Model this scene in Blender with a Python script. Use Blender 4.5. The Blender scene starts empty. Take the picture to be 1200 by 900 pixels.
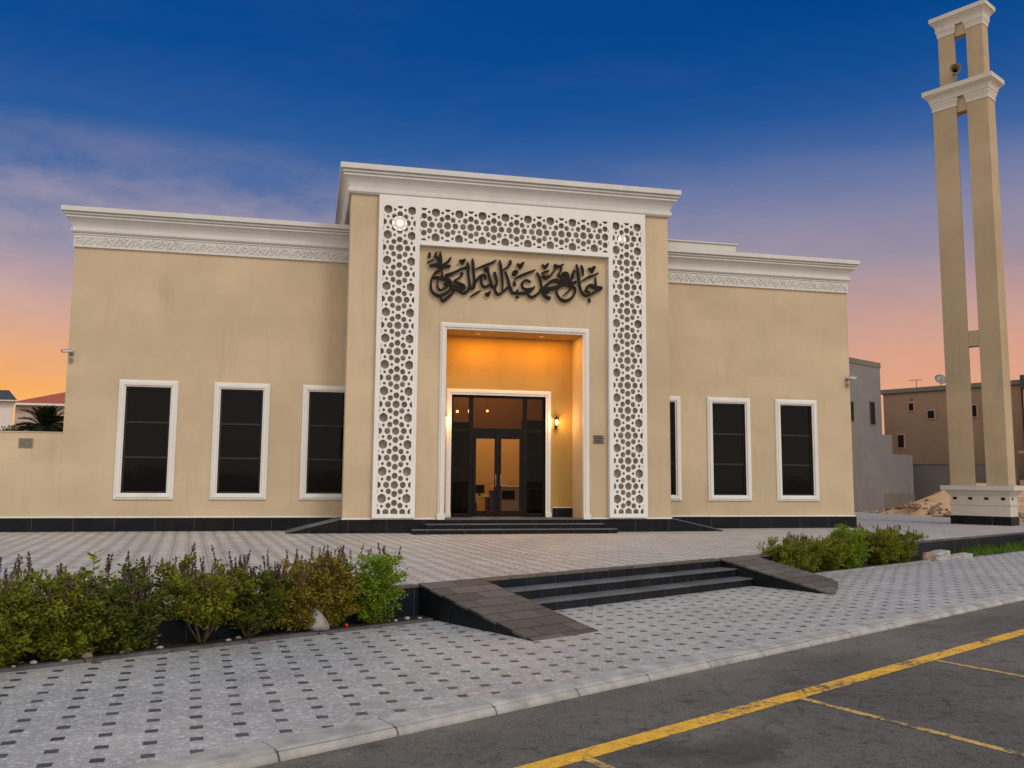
import bpy, bmesh, math, random
from mathutils import Vector, Matrix
random.seed(7)
S = bpy.context.scene
C = S.collection
PI = math.pi
rad = math.radians

# ------------------------------------------------------------------ helpers
def s2l(r, g, b):
    f = lambda c: (c/255/12.92) if c/255 <= .04045 else ((c/255+.055)/1.055)**2.4
    return (f(r), f(g), f(b), 1)

TH = rad(28)                       # the road runs 28 degrees off the mosque's front
CU, SU = math.cos(TH), math.sin(TH)
def RD(u, v, z=0.0):               # road frame (along the kerb, towards the mosque) to world
    return (CU*u - SU*v, SU*u + CU*v, z)

class MB:
    """collects plain geometry and links it as ONE mesh object"""
    def __init__(s): s.v = []; s.f = []; s.sm = []
    def add(s, vs, fs, smooth=False):
        n = len(s.v); s.v += [tuple(p) for p in vs]
        for f in fs: s.f.append([i+n for i in f]); s.sm.append(smooth)
    def box(s, x0, x1, y0, y1, z0, z1, T=None):
        vs = [(x, y, z) for z in (z0, z1) for y in (y0, y1) for x in (x0, x1)]
        if T: vs = [T(*p) for p in vs]
        s.add(vs, [(0,2,3,1),(4,5,7,6),(0,1,5,4),(2,6,7,3),(0,4,6,2),(1,3,7,5)])
    def prism(s, poly, a, b, T):
        """poly in 2D, extruded from a to b; T(p, q, w) gives the point"""
        n = len(poly)
        vs = [T(p, q, a) for p, q in poly] + [T(p, q, b) for p, q in poly]
        s.add(vs, [list(range(n))[::-1], list(range(n, 2*n))] + [(i, (i+1) % n, n+(i+1) % n, n+i) for i in range(n)])
    def tube(s, pts, rads, n=8, cap=True):
        pts = [Vector(p) for p in pts]; rings = []
        for i, p in enumerate(pts):
            d = (pts[min(i+1, len(pts)-1)] - pts[max(i-1, 0)]).normalized()
            a = d.orthogonal().normalized(); b = d.cross(a)
            r = rads[i] if isinstance(rads, (list, tuple)) else rads
            rings.append([p + a*math.cos(2*PI*k/n)*r + b*math.sin(2*PI*k/n)*r for k in range(n)])
        # keep rings from twisting
        vs = [q for R in rings for q in R]; fs = []
        for i in range(len(pts)-1):
            best = min(range(n), key=lambda o: (rings[i][0]-rings[i+1][o]).length)
            for k in range(n):
                fs.append((i*n+k, i*n+(k+1) % n, (i+1)*n+(k+1+best) % n, (i+1)*n+(k+best) % n))
        s.add(vs, fs, True)
        if cap:
            s.add(rings[0], [list(range(n))[::-1]]); s.add(rings[-1], [list(range(n))])
    def lathe(s, prof, T=lambda x, y, z: (x, y, z), n=24):
        vs = [T(r*math.cos(2*PI*k/n), r*math.sin(2*PI*k/n), z) for r, z in prof for k in range(n)]
        fs = [(i*n+k, i*n+(k+1) % n, (i+1)*n+(k+1) % n, (i+1)*n+k) for i in range(len(prof)-1) for k in range(n)]
        s.add(vs, fs, True)
    def pieces(s, name, mat, parent=None, **k):
        """every loose piece becomes a part of its own"""
        root = list(range(len(s.v)))
        def find(i):
            while root[i] != i: root[i] = root[root[i]]; i = root[i]
            return i
        for f in s.f:
            for q in f[1:]: root[find(q)] = find(f[0])
        groups = {}
        for f, sm in zip(s.f, s.sm): groups.setdefault(find(f[0]), []).append((f, sm))
        out = []
        for g in groups.values():
            idx = sorted({i for f, _ in g for i in f}); mp = {i: n for n, i in enumerate(idx)}
            m = MB(); m.v = [s.v[i] for i in idx]; m.f = [[mp[i] for i in f] for f, _ in g]; m.sm = [q for _, q in g]
            out.append(m.build(name, mat, parent, **k))
        return out
    def build(s, name, mat, parent=None, bevel=0, fix=True, seg=2):
        me = bpy.data.meshes.new(name); me.from_pydata(s.v, [], s.f)
        for p, q in zip(me.polygons, s.sm): p.use_smooth = q
        me.materials.append(mat)
        if fix:
            bm = bmesh.new(); bm.from_mesh(me); bmesh.ops.recalc_face_normals(bm, faces=bm.faces); bm.to_mesh(me); bm.free()
        o = bpy.data.objects.new(name, me); C.objects.link(o)
        if parent: link(o, parent)
        if bevel:
            m = o.modifiers.new('bevel', 'BEVEL'); m.width = bevel; m.segments = seg; m.limit_method = 'ANGLE'; m.angle_limit = rad(35)
        return o

def link(o, parent):               # parts are modelled in world coordinates; undo the parent's place
    o.parent = parent
    o.matrix_parent_inverse = Matrix.Identity(4) if parent.parent else Matrix.Translation(-Vector(parent.location))
def tag(o, label=None, cat=None, group=None, kind=None):
    for k, v in (('label', label), ('category', cat), ('group', group), ('kind', kind)):
        if v: o[k] = v
    return o
def thing(name, loc, label, cat, group=None):
    o = bpy.data.objects.new(name, None); C.objects.link(o); o.location = loc; o.empty_display_size = .3
    return tag(o, label, cat, group)
def structure(mb, name, mat, **k):
    return tag(mb.build(name, mat, **k), kind='structure')

# ------------------------------------------------------------------ materials
class NT:
    def __init__(s, name):
        s.m = bpy.data.materials.new(name); s.m.use_nodes = True
        s.t = s.m.node_tree; s.b = s.t.nodes['Principled BSDF']; s.out = s.t.nodes['Material Output']
    def n(s, typ, **k):
        o = s.t.nodes.new(typ)
        for a, b in k.items():
            if a.startswith('_'): o.inputs[a[1:].replace('_', ' ')].default_value = b
            else: setattr(o, a, b)
        return o
    def l(s, a, b): s.t.links.new(a, b)
    def pos(s): return s.n('ShaderNodeNewGeometry').outputs['Position']
    def mapping(s, vec, rot=(0,0,0), scale=(1,1,1), loc=(0,0,0)):
        m = s.n('ShaderNodeMapping'); s.l(vec, m.inputs['Vector'])
        m.inputs['Rotation'].default_value = rot; m.inputs['Scale'].default_value = scale; m.inputs['Location'].default_value = loc
        return m.outputs['Vector']
    def noise(s, vec, scale, detail=4, rough=.55):
        o = s.n('ShaderNodeTexNoise'); o.inputs['Scale'].default_value = scale; o.inputs['Detail'].default_value = detail; o.inputs['Roughness'].default_value = rough
        s.l(vec, o.inputs['Vector']); return o.outputs['Fac']
    def ramp(s, fac, stops, interp='LINEAR'):
        o = s.n('ShaderNodeValToRGB'); o.color_ramp.interpolation = interp
        e = o.color_ramp.elements
        while len(e) < len(stops): e.new(.5)
        for i, (p, c) in enumerate(stops):
            e[i].position = p; e[i].color = c if len(c) == 4 else (*c, 1)
        s.l(fac, o.inputs['Fac']); return o.outputs['Color']
    def g(s, v): return (v, v, v, 1)
    def mix(s, fac, a, b, mode='MIX'):
        o = s.n('ShaderNodeMix', data_type='RGBA', blend_type=mode)
        for v, i in ((fac, 0), (a, 6), (b, 7)):
            if hasattr(v, 'is_output'): s.l(v, o.inputs[i])
            else: o.inputs[i].default_value = v
        return o.outputs[2]
    def math(s, op, a, b=None, c=None):
        o = s.n('ShaderNodeMath', operation=op)
        for i, v in enumerate((a, b, c)):
            if v is None: continue
            if hasattr(v, 'is_output'): s.l(v, o.inputs[i])
            else: o.inputs[i].default_value = v
        return o.outputs[0]
    def bump(s, h, strength=.3, dist=.02):
        o = s.n('ShaderNodeBump'); o.inputs['Strength'].default_value = strength; o.inputs['Distance'].default_value = dist
        s.l(h, o.inputs['Height']); s.l(o.outputs['Normal'], s.b.inputs['Normal'])
    def col(s, c):
        if hasattr(c, 'is_output'): s.l(c, s.b.inputs['Base Color'])
        else: s.b.inputs['Base Color'].default_value = c if len(c) == 4 else (*c, 1)
    def set(s, rough=None, spec=None, metal=None):
        if rough is not None: s.b.inputs['Roughness'].default_value = rough
        if spec is not None: s.b.inputs['Specular IOR Level'].default_value = spec
        if metal is not None: s.b.inputs['Metallic'].default_value = metal

def plain(name, c, rough=.6, spec=.4, metal=0, var=.18, scale=3.0, bump=.0):
    t = NT(name); p = t.pos(); n = t.noise(p, scale, 5)
    c = tuple(c[:3])
    t.col(t.ramp(n, [(.3, tuple(x*(1-var) for x in c)), (.7, tuple(min(1, x*(1+var)) for x in c))]))
    t.set(rough, spec, metal)
    if bump: t.bump(t.noise(p, scale*12, 4), bump, .01)
    return t.m

def stucco(name, c, blocks=True):
    t = NT(name); p = t.pos()
    big = t.noise(p, .35, 4, .6)
    streak = t.noise(t.mapping(p, scale=(1.7, 1.7, .22)), 1.2, 6, .65)
    col = t.mix(t.ramp(big, [(.35, t.g(0)), (.68, t.g(1))]), (*[x*.87 for x in c], 1), (*[x*1.08 for x in c], 1))
    col = t.mix(t.ramp(streak, [(.55, t.g(0)), (.82, t.g(.45))]), col, (c[0]*.58, c[1]*.56, c[2]*.56, 1))
    fine = t.noise(p, 55, 3)
    col = t.mix(t.ramp(fine, [(.3, t.g(0)), (.7, t.g(.14))]), col, (c[0]*.7, c[1]*.7, c[2]*.7, 1))
    if blocks:
        br = t.n('ShaderNodeTexBrick'); br.offset = .5
        q = t.n('ShaderNodeSeparateXYZ'); t.l(p, q.inputs[0])
        cb = t.n('ShaderNodeCombineXYZ'); t.l(q.outputs[0], cb.inputs[0]); t.l(q.outputs[2], cb.inputs[1])
        t.l(cb.outputs[0], br.inputs['Vector'])
        for k, v in (('Scale', 1), ('Mortar Size', .006), ('Brick Width', 1.25), ('Row Height', .62), ('Bias', 0), ('Mortar Smooth', .6)): br.inputs[k].default_value = v
        br.inputs['Color1'].default_value = (1, 1, 1, 1); br.inputs['Color2'].default_value = (.945, .935, .92, 1); br.inputs['Mortar'].default_value = (.93, .92, .90, 1)
        col = t.mix(1.0, col, br.outputs['Color'], 'MULTIPLY')
    t.col(col); t.set(.82, .25)
    t.bump(t.math('ADD', t.noise(p, 90, 3), t.noise(p, 9, 3)), .22, .012)
    return t.m

def grimy_white(name, c=(.74, .72, .69)):
    t = NT(name); p = t.pos()
    n = t.noise(t.mapping(p, scale=(1, 1, .35)), 1.6, 6, .65)
    col = t.ramp(n, [(.35, c), (.62, tuple(x*.93 for x in c)), (.85, (c[0]*.72, c[1]*.69, c[2]*.65))])
    t.col(col); t.set(.55, .35); t.bump(t.noise(p, 60, 3), .08, .006)
    return t.m

def granite(name, c=(.0055, .006, .0075), joint=1.05, rough=.25, frame='front', light=.02, spec=.16):
    """polished dark stone slabs with thin pale joints"""
    t = NT(name); p = t.pos()
    if frame == 'road': p2 = t.mapping(p, rot=(0, 0, -TH))
    else: p2 = p
    q = t.n('ShaderNodeSeparateXYZ'); t.l(p2, q.inputs[0])
    m = t.math('FRACT', t.math('DIVIDE', q.outputs[0], joint))
    edge = t.math('LESS_THAN', m, .010)
    idx = t.n('ShaderNodeTexWhiteNoise', noise_dimensions='1D'); t.l(t.math('FLOOR', t.math('DIVIDE', q.outputs[0], joint)), idx.inputs['W'])
    sp = t.noise(p, 140, 2); cl = t.noise(p, 2.2, 5)
    col = t.mix(t.ramp(sp, [(.55, t.g(0)), (.75, t.g(.6))]), (*c, 1), (c[0]*4, c[1]*4, c[2]*4, 1))
    col = t.mix(t.math('MULTIPLY', idx.outputs['Value'], .35), col, (c[0]*2.4, c[1]*2.5, c[2]*2.9, 1))
    col = t.mix(t.ramp(cl, [(.52, t.g(0)), (.80, t.g(.5))]), col, (light, light, light*1.02, 1))
    col = t.mix(t.math('MULTIPLY', edge, .7), col, (.10, .10, .10, 1))
    t.col(col); t.l(t.ramp(cl, [(.4, t.g(rough)), (.75, t.g(min(1, rough+.3)))]), t.b.inputs['Roughness'])
    t.set(spec=spec)
    return t.m

def pavers(name, base, alt, dot, pitch, dotw, joint_dark, pale, rot=rad(-7.2), off=(0, 0), speck=1.0, jw=.02, dot_mix=1.0, cellvar=.30):
    """small square dark setts at the corners of larger pale pavers"""
    t = NT(name); p = t.pos()
    v = t.mapping(p, rot=(0, 0, rot))
    q = t.n('ShaderNodeSeparateXYZ'); t.l(v, q.inputs[0])
    x = t.math('DIVIDE', t.math('ADD', q.outputs[0], off[0]), pitch); y = t.math('DIVIDE', t.math('ADD', q.outputs[1], off[1]), pitch)
    fx = t.math('ABSOLUTE', t.math('SUBTRACT', t.math('FRACT', x), .5)); fy = t.math('ABSOLUTE', t.math('SUBTRACT', t.math('FRACT', y), .5))
    h = dotw/pitch/2
    isdot = t.math('MULTIPLY', t.math('LESS_THAN', fx, h), t.math('LESS_THAN', fy, h))
    near = t.math('MULTIPLY', t.math('LESS_THAN', fx, h+jw*.8), t.math('LESS_THAN', fy, h+jw*.8))
    jx = t.math('LESS_THAN', fx, jw*.45); jy = t.math('LESS_THAN', fy, jw*.45)
    joint = t.math('MAXIMUM', t.math('MAXIMUM', jx, jy), t.math('SUBTRACT', near, isdot))
    cell = t.n('ShaderNodeTexWhiteNoise', noise_dimensions='2D'); cb = t.n('ShaderNodeCombineXYZ')
    t.l(t.math('FLOOR', t.math('ADD', x, .5)), cb.inputs[0]); t.l(t.math('FLOOR', t.math('ADD', y, .5)), cb.inputs[1]); t.l(cb.outputs[0], cell.inputs['Vector'])
    cell2 = t.n('ShaderNodeTexWhiteNoise', noise_dimensions='2D'); cc = t.n('ShaderNodeCombineXYZ')
    t.l(t.math('FLOOR', x), cc.inputs[0]); t.l(t.math('FLOOR', y), cc.inputs[1]); t.l(cc.outputs[0], cell2.inputs['Vector'])
    big = t.noise(p, .55, 5, .62); mid = t.noise(p, 3.2, 5, .6); sp = t.noise(p, 75, 2, .8); sp2 = t.noise(p, 26, 3, .7)
    col = t.mix(t.ramp(big, [(.34, t.g(0)), (.66, t.g(1))]), (*base, 1), (*alt, 1))
    col = t.mix(t.math('MULTIPLY', cell.outputs['Value'], cellvar), col, (base[0]*.72, base[1]*.72, base[2]*.75, 1))
    col = t.mix(t.ramp(mid, [(.55, t.g(0)), (.78, t.g(.5))]), col, (*pale, 1))
    col = t.mix(t.ramp(sp, [(.50, t.g(0)), (.66, t.g(.55*speck))]), col, (base[0]*.42, base[1]*.42, base[2]*.44, 1))
    col = t.mix(t.ramp(sp2, [(.50, t.g(0)), (.70, t.g(.75*speck))]), col, (*[min(1, c*1.25) for c in pale], 1))
    col = t.mix(t.math('MULTIPLY', joint, joint_dark), col, (base[0]*.38, base[1]*.36, base[2]*.36, 1))
    dcol = t.mix(cell2.outputs['Value'], (*dot, 1), (*[d*1.9 for d in dot], 1))
    dcol = t.mix(t.ramp(mid, [(.5, t.g(0)), (.8, t.g(.45))]), dcol, (*base, 1))
    col = t.mix(t.math('MULTIPLY', isdot, dot_mix), col, dcol)
    dirt = t.noise(p, 1.3, 6, .7)
    col = t.mix(t.ramp(dirt, [(.58, t.g(0)), (.8, t.g(.4))]), col, (base[0]*.55, base[1]*.52, base[2]*.5, 1))
    t.col(col); t.set(.62, .35)
    t.l(t.ramp(mid, [(.3, t.g(.36)), (.7, t.g(.62))]), t.b.inputs['Roughness'])
    hgt = t.math('SUBTRACT', t.math('MULTIPLY', sp, .25), t.math('MULTIPLY', joint, .8))
    t.bump(hgt, .35, .008)
    return t.m

def asphalt_col(t, p):
    big = t.noise(p, .45, 6, .65); sp = t.noise(p, 95, 2, .8); mid = t.noise(p, 6, 5, .7); sp3 = t.noise(p, 30, 3, .75)
    col = t.ramp(big, [(.3, (.062, .055, .049)), (.52, (.108, .097, .086)), (.75, (.165, .149, .131))])
    col = t.mix(t.ramp(sp, [(.48, t.g(0)), (.66, t.g(.85))]), col, (.24, .225, .20, 1))
    col = t.mix(t.ramp(sp3, [(.54, t.g(0)), (.66, t.g(.7))]), col, (.028, .027, .026, 1))
    col = t.mix(t.ramp(mid, [(.52, t.g(0)), (.72, t.g(.7))]), col, (.026, .024, .022, 1))
    wn = t.n('ShaderNodeTexNoise', _Scale=2.5); t.l(p, wn.inputs['Vector']); warp = t.mix(.12, p, wn.outputs['Color'], 'ADD')
    vo = t.n('ShaderNodeTexVoronoi', feature='DISTANCE_TO_EDGE'); vo.inputs['Scale'].default_value = .75; t.l(warp, vo.inputs['Vector'])
    vo2 = t.n('ShaderNodeTexVoronoi', feature='DISTANCE_TO_EDGE'); vo2.inputs['Scale'].default_value = 3.4; t.l(warp, vo2.inputs['Vector'])
    c1 = t.math('MULTIPLY', t.math('LESS_THAN', vo.outputs['Distance'], .0045), t.ramp(t.noise(p, .6, 2), [(.5, t.g(0)), (.56, t.g(.6))]))
    c2 = t.math('MULTIPLY', t.math('LESS_THAN', vo2.outputs['Distance'], .014), t.ramp(t.noise(p, .8, 3), [(.57, t.g(0)), (.68, t.g(.55))]))
    cr = t.math('MAXIMUM', c1, c2)
    col = t.mix(t.math('MULTIPLY', cr, .7), col, (.022, .021, .02, 1))
    sv = t.n('ShaderNodeSeparateXYZ'); t.l(t.mapping(p, rot=(0, 0, -TH)), sv.inputs[0])
    grit = t.math('MULTIPLY', t.ramp(t.math('SUBTRACT', sv.outputs[1], 5.0), [(.35, t.g(0)), (.93, t.g(1))]), t.ramp(t.math('ADD', t.math('MULTIPLY', t.noise(p, 3, 5, .7), .6), t.math('MULTIPLY', t.noise(p, 40, 2), .4)), [(.44, t.g(0)), (.62, t.g(.75))]))
    col = t.mix(grit, col, (.23, .20, .165, 1))
    oil = t.noise(t.mapping(p, loc=(9, 4, 0)), .85, 3, .5)
    col = t.mix(t.ramp(oil, [(.60, t.g(0)), (.70, t.g(.5))]), col, (.03, .028, .026, 1))
    return col, sp, cr
def asphalt(name):
    t = NT(name); p = t.pos(); col, sp, cr = asphalt_col(t, p)
    t.col(col); t.set(.85, .25); t.bump(t.math('SUBTRACT', sp, t.math('MULTIPLY', cr, 1.5)), .6, .012)
    return t.m
def road_paint(name, c, wear):
    t = NT(name); p = t.pos(); col, sp, cr = asphalt_col(t, p)
    w = t.math('ADD', t.math('MULTIPLY', t.noise(p, 16, 5, .75), .6), t.math('MULTIPLY', t.noise(p, 2.2, 3), .4))
    dirty = t.mix(t.ramp(t.noise(p, 9, 4), [(.4, t.g(0)), (.7, t.g(.6))]), (*c, 1), (c[0]*.6, c[1]*.56, c[2]*.6, 1))
    k = t.ramp(w, [(wear-.035, t.g(0)), (wear+.035, t.g(1))])
    k = t.math('MAXIMUM', k, t.ramp(t.noise(p, 60, 2, .8), [(.58, t.g(0)), (.66, t.g(.8))]))
    t.col(t.mix(k, dirty, col)); t.set(.75, .3); t.bump(sp, .5, .01)
    return t.m

def leafmat(name, a, b, c):
    t = NT(name); p = t.pos()
    g = t.n('ShaderNodeNewGeometry')
    n = t.noise(p, 9, 3); r = g.outputs['Random Per Island']
    col = t.mix(r, (*a, 1), (*b, 1)); col = t.mix(t.ramp(n, [(.5, t.g(0)), (.72, t.g(.75))]), col, (*c, 1))
    t.col(col); t.set(.55, .3)
    tr = t.n('ShaderNodeBsdfTranslucent'); t.l(col, tr.inputs['Color'])
    mx = t.n('ShaderNodeMixShader'); mx.inputs[0].default_value = .28
    t.l(t.b.outputs[0], mx.inputs[1]); t.l(tr.outputs[0], mx.inputs[2]); t.l(mx.outputs[0], t.out.inputs[0])
    return t.m

def emit(name, c, s):
    t = NT(name); t.col((*c, 1)); t.b.inputs['Emission Color'].default_value = (*c, 1); t.b.inputs['Emission Strength'].default_value = s
    return t.m

def clear_glass(name, tint=(.75, .72, .7)):
    t = NT(name)
    tr = t.n('ShaderNodeBsdfTransparent'); tr.inputs['Color'].default_value = (*tint, 1)
    gl = t.n('ShaderNodeBsdfGlossy'); gl.inputs['Roughness'].default_value = .01; gl.inputs['Color'].default_value = (.8, .8, .8, 1)
    fr = t.n('ShaderNodeFresnel'); fr.inputs['IOR'].default_value = 1.4
    mx = t.n('ShaderNodeMixShader'); t.l(t.math('MULTIPLY', fr.outputs[0], .45), mx.inputs[0]); t.l(tr.outputs[0], mx.inputs[1]); t.l(gl.outputs[0], mx.inputs[2]); t.l(mx.outputs[0], t.out.inputs[0])
    return t.m

M = {}
M['stucco'] = stucco('beige_stucco', (.590, .468, .318))
M['porch'] = stucco('porch_plaster_lamplit', (.48, .30, .088), False)  # tan plaster turned orange: the lamps' amber glow is put into its colour
M['white'] = grimy_white('white_stone')
M['cornice'] = grimy_white('cornice_stone_shaded', (.62, .615, .595)); M['frieze'] = grimy_white('frieze_stone_shaded', (.62, .61, .585))  # greyed copies of the white stone: weaker light up high put into the colour
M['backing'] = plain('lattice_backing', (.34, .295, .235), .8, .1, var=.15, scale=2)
M['lattice'] = grimy_white('white_lattice', (.78, .765, .74))
M['granite'] = granite('black_granite')
M['granite_road'] = granite('dark_step_stone', c=(.007, .008, .010), joint=.62, frame='road', light=.035)
M['tread'] = granite('grey_tread_stone', c=(.070, .074, .080), joint=.62, frame='road', rough=.42, light=.14, spec=.3)
M['bluestone'] = granite('dark_blue_cladding', c=(.005, .008, .015), joint=.8, frame='road', rough=.35, light=.018)
M['sidewalk'] = pavers('sidewalk_pavers', (.315, .315, .318), (.42, .41, .40), (.050, .048, .047), .320, .094, .14, (.60, .59, .575), off=(.823+.16, -8.09+.16))
M['plaza'] = pavers('plaza_pavers', (.44, .415, .39), (.56, .53, .50), (.17, .155, .14), .320, .12, .75, (.62, .595, .565), off=(.1, .1), speck=.6, jw=.085, dot_mix=.62, cellvar=.65)
M['road'] = asphalt('asphalt')
M['yellow'] = road_paint('worn_yellow_paint', (.86, .48, .045), .56)
M['paleyellow'] = road_paint('faded_yellow_paint', (.66, .44, .13), .52)
M['kerb'] = plain('kerb_concrete', (.37, .355, .335), .8, .25, var=.3, scale=4, bump=.25)
M['edging'] = plain('grey_edging', (.085, .085, .09), .75, .3, var=.4, scale=5, bump=.3)
M['paleedging'] = plain('pale_edging', (.27, .26, .25), .8, .3, var=.3, scale=5, bump=.3)
M['soil'] = plain('dark_soil', (.035, .027, .02), .95, .1, var=.6, scale=14, bump=.8)
M['sand'] = plain('desert_sand', (.60, .37, .21), .95, .1, var=.22, scale=1.5, bump=.6)
M['glass_dark'] = None
t = NT('tinted_window_glass'); t.col((.004, .004, .005)); t.set(.04, .12); t.bump(t.noise(t.pos(), 1.1, 2), .05, .05); M['glass_dark'] = t.m
M['glass'] = clear_glass('door_glass', (.80, .76, .72)); M['glass2'] = clear_glass('side_glass', (.12, .085, .07))
M['black_metal'] = plain('black_metal', (.008, .0075, .0075), .45, .12, var=.3, scale=8)
M['sash'] = plain('window_sash', (.026, .025, .025), .45, .3, var=.3, scale=8)
M['sign'] = plain('dark_bronze_lettering', (.012, .009, .0075), .5, .15, var=.3, scale=9)
M['grey_metal'] = plain('grey_plaque', (.20, .185, .165), .5, .5, .2, var=.2, scale=12)
M['cheek'] = None
t = NT('brown_stone_tiles'); p = t.pos(); q = t.mapping(p, rot=(0, 0, -TH))
br = t.n('ShaderNodeTexBrick'); br.offset = .5; t.l(q, br.inputs['Vector'])
for k, v in (('Scale', 1), ('Mortar Size', .011), ('Brick Width', .56), ('Row Height', .29), ('Bias', -.1), ('Mortar Smooth', .2)): br.inputs[k].default_value = v
br.inputs['Color1'].default_value = (.135, .117, .103, 1); br.inputs['Color2'].default_value = (.068, .058, .050, 1); br.inputs['Mortar'].default_value = (.014, .012, .011, 1)
n = t.noise(p, 3.5, 6, .7); col = t.mix(t.ramp(n, [(.5, t.g(0)), (.8, t.g(.6))]), br.outputs['Color'], (.17, .15, .132, 1)); col = t.mix(t.ramp(t.noise(p, 80, 2), [(.5, t.g(0)), (.7, t.g(.35))]), col, (.05, .045, .04, 1))
t.col(col); t.set(.6, .25); t.bump(br.outputs['Fac'], -.6, .015); M['cheek'] = t.m
M['leaf1'] = leafmat('leaf_green', (.115, .150, .008), (.23, .235, .014), (.30, .26, .03))
M['leaf2'] = leafmat('leaf_dark_green', (.058, .088, .009), (.115, .140, .013), (.15, .15, .02))
M['leaf3'] = leafmat('leaf_olive', (.18, .165, .014), (.26, .20, .02), (.20, .11, .026))
M['leaf4'] = leafmat('leaf_bright_green', (.12, .22, .008), (.24, .33, .014), (.18, .24, .016))
M['spike'] = leafmat('flower_spike_purple', (.105, .058, .052), (.17, .105, .085), (.10, .08, .045))
M['stem'] = plain('twig_bark', (.13, .095, .06), .8, .2, var=.35, scale=20)
M['grass'] = leafmat('grass_blades', (.05, .115, .008), (.11, .19, .016), (.14, .17, .03))
M['palm'] = leafmat('palm_leaf', (.020, .030, .010), (.038, .050, .014), (.05, .045, .02))
M['trunk'] = plain('palm_trunk', (.09, .065, .04), .9, .1, var=.4, scale=14, bump=.6)
M['rock'] = plain('pale_rubble', (.38, .355, .325), .9, .2, var=.3, scale=7, bump=.6)
M['brownrock'] = plain('brown_stone', (.26, .19, .14), .9, .2, var=.5, scale=9, bump=.6)
M['bag'] = plain('white_plastic', (.27, .26, .25), .45, .4, var=.3, scale=6)
M['red'] = plain('red_plastic', (.45, .02, .03), .4, .5, var=.1, scale=6)
M['concrete'] = stucco('bare_grey_concrete', (.205, .198, .20), True)
M['blockwall'] = stucco('grey_block_wall', (.165, .155, .14), True)
M['brownhouse'] = stucco('brown_render', (.30, .20, .135), False)
M['pinkhouse'] = stucco('pinkish_render', (.44, .28, .215), False)
M['whitehouse'] = stucco('white_render', (.72, .66, .63), False)
M['creamhouse'] = stucco('cream_render', (.60, .50, .42), False)
M['slate'] = plain('dark_slate_roof', (.045, .055, .068), .7, .3, var=.3, scale=5)
M['redroof'] = plain('red_roof_tiles', (.38, .10, .065), .8, .2, var=.3, scale=6)
M['darkwin'] = plain('dark_window', (.012, .012, .013), .15, .4, var=.1)
M['beige_minaret'] = stucco('minaret_render', (.47, .37, .245), True)
M['cream'] = grimy_white('cream_stone', (.56, .53, .475))
M['horn'] = plain('brown_horn', (.20, .15, .10), .6, .3)
M['lamp_on'] = emit('lamp_bulb', (1, .55, .18), 26)
M['downlight_on'] = emit('downlight_bulb', (1, .45, .06), .9)
M['flood_on'] = emit('floodlight_lens', (1, .96, .88), .5)
M['inwall'] = plain('interior_wall', (.50, .36, .19), .8, .2, var=.06, scale=1)
M['infloor'] = plain('interior_floor', (.10, .085, .075), .25, .5, var=.2)
M['wood'] = plain('dark_wood', (.040, .018, .010), .35, .5, var=.4, scale=4)
M['offwhite'] = plain('offwhite_board', (.66, .62, .56), .5, .4, var=.06)
M['purple'] = plain('purple_card', (.10, .07, .30), .5, .4, var=.3, scale=5)
M['bin'] = plain('grey_plastic', (.14, .145, .15), .45, .5, var=.15)

# ------------------------------------------------------------------ camera
cam = bpy.data.objects.new('camera', bpy.data.cameras.new('camera')); C.objects.link(cam); S.camera = cam
rt, up, fw = Vector((.974993, -.22212, .007145)), Vector((-.031287, -.105359, .993942)), Vector((.220022, .96931, .109674))
cam.matrix_world = Matrix(((rt.x, up.x, -fw.x, 0), (rt.y, up.y, -fw.y, 0), (rt.z, up.z, -fw.z, 1.467), (0, 0, 0, 1)))
cam.data.sensor_width = 36; cam.data.lens = 36*1031.5/1200; cam.data.clip_end = 6000; cam.data.clip_start = .05

# ------------------------------------------------------------------ ground, road, pavement
ZS, ZR = -.44, -.515               # pavement and road levels; the plaza is 0
m = MB(); m.add([(-2500, -2500, -.60), (2500, -2500, -.60), (2500, 2500, -.60), (-2500, 2500, -.60)], [(0, 1, 2, 3)]); structure(m, 'ground', M['sand'], fix=False)
def sheet(name, mat, u0, u1, v0, v1, z, thick=None):
    m = MB()
    if thick: m.box(u0, u1, v0, v1, z-thick, z, RD)
    else: m.add([RD(u0, v0, z), RD(u1, v0, z), RD(u1, v1, z), RD(u0, v1, z)], [(0, 1, 2, 3)])
    return structure(m, name, mat, fix=bool(thick))
sheet('road', M['road'], -70, 120, -16, 6.02, ZR)
sheet('pavement', M['sidewalk'], -70, 120, 6.276, 10.0, ZS, .12)
m = MB(); x = -70.0
while x < 120:
    L = 1.0 if -12 < x < 45 else 4.0
    j = random.uniform(-.004, .004)
    prof = [(5.955, ZR-.06), (5.96, ZR+.025), (5.985, ZS-.024), (6.04, ZS+j), (6.27, ZS+.007+j), (6.27, ZR-.06)]
    m.prism(prof, x+.006, x+L-.006, lambda p, q, w: RD(w, p, q)); x += L
structure(m, 'kerb', M['kerb'], bevel=.012)
m = MB(); m.box(-70, 120, 6.0, 6.265, ZR-.07, ZS-.016, RD); structure(m, 'kerb_bed', M['edging'])
m = MB(); m.add([RD(-70, 4.61, ZR+.004), RD(120, 4.61, ZR+.004), RD(120, 4.80, ZR+.004), RD(-70, 4.80, ZR+.004)], [(0, 1, 2, 3)])
structure(m, 'yellow_edge_line', M['yellow'], fix=False)
m = MB()
for u0 in (-.8, 2.0, 4.72, 7.55, 10.33, 13.1, 15.9, 18.7):
    n = 12
    for i in range(n):                  # the bay lines lean a little against the kerb
        a, b = i/n*6.2, (i+1)/n*6.2
        k = -.139
        f = lambda d, o: RD(u0 + k*d*-1*-1 + o, 4.605-d, ZR+.004)
        m.add([f(a, -.045), f(b, -.045), f(b, .045), f(a, .045)], [(0, 1, 2, 3)])
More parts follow.
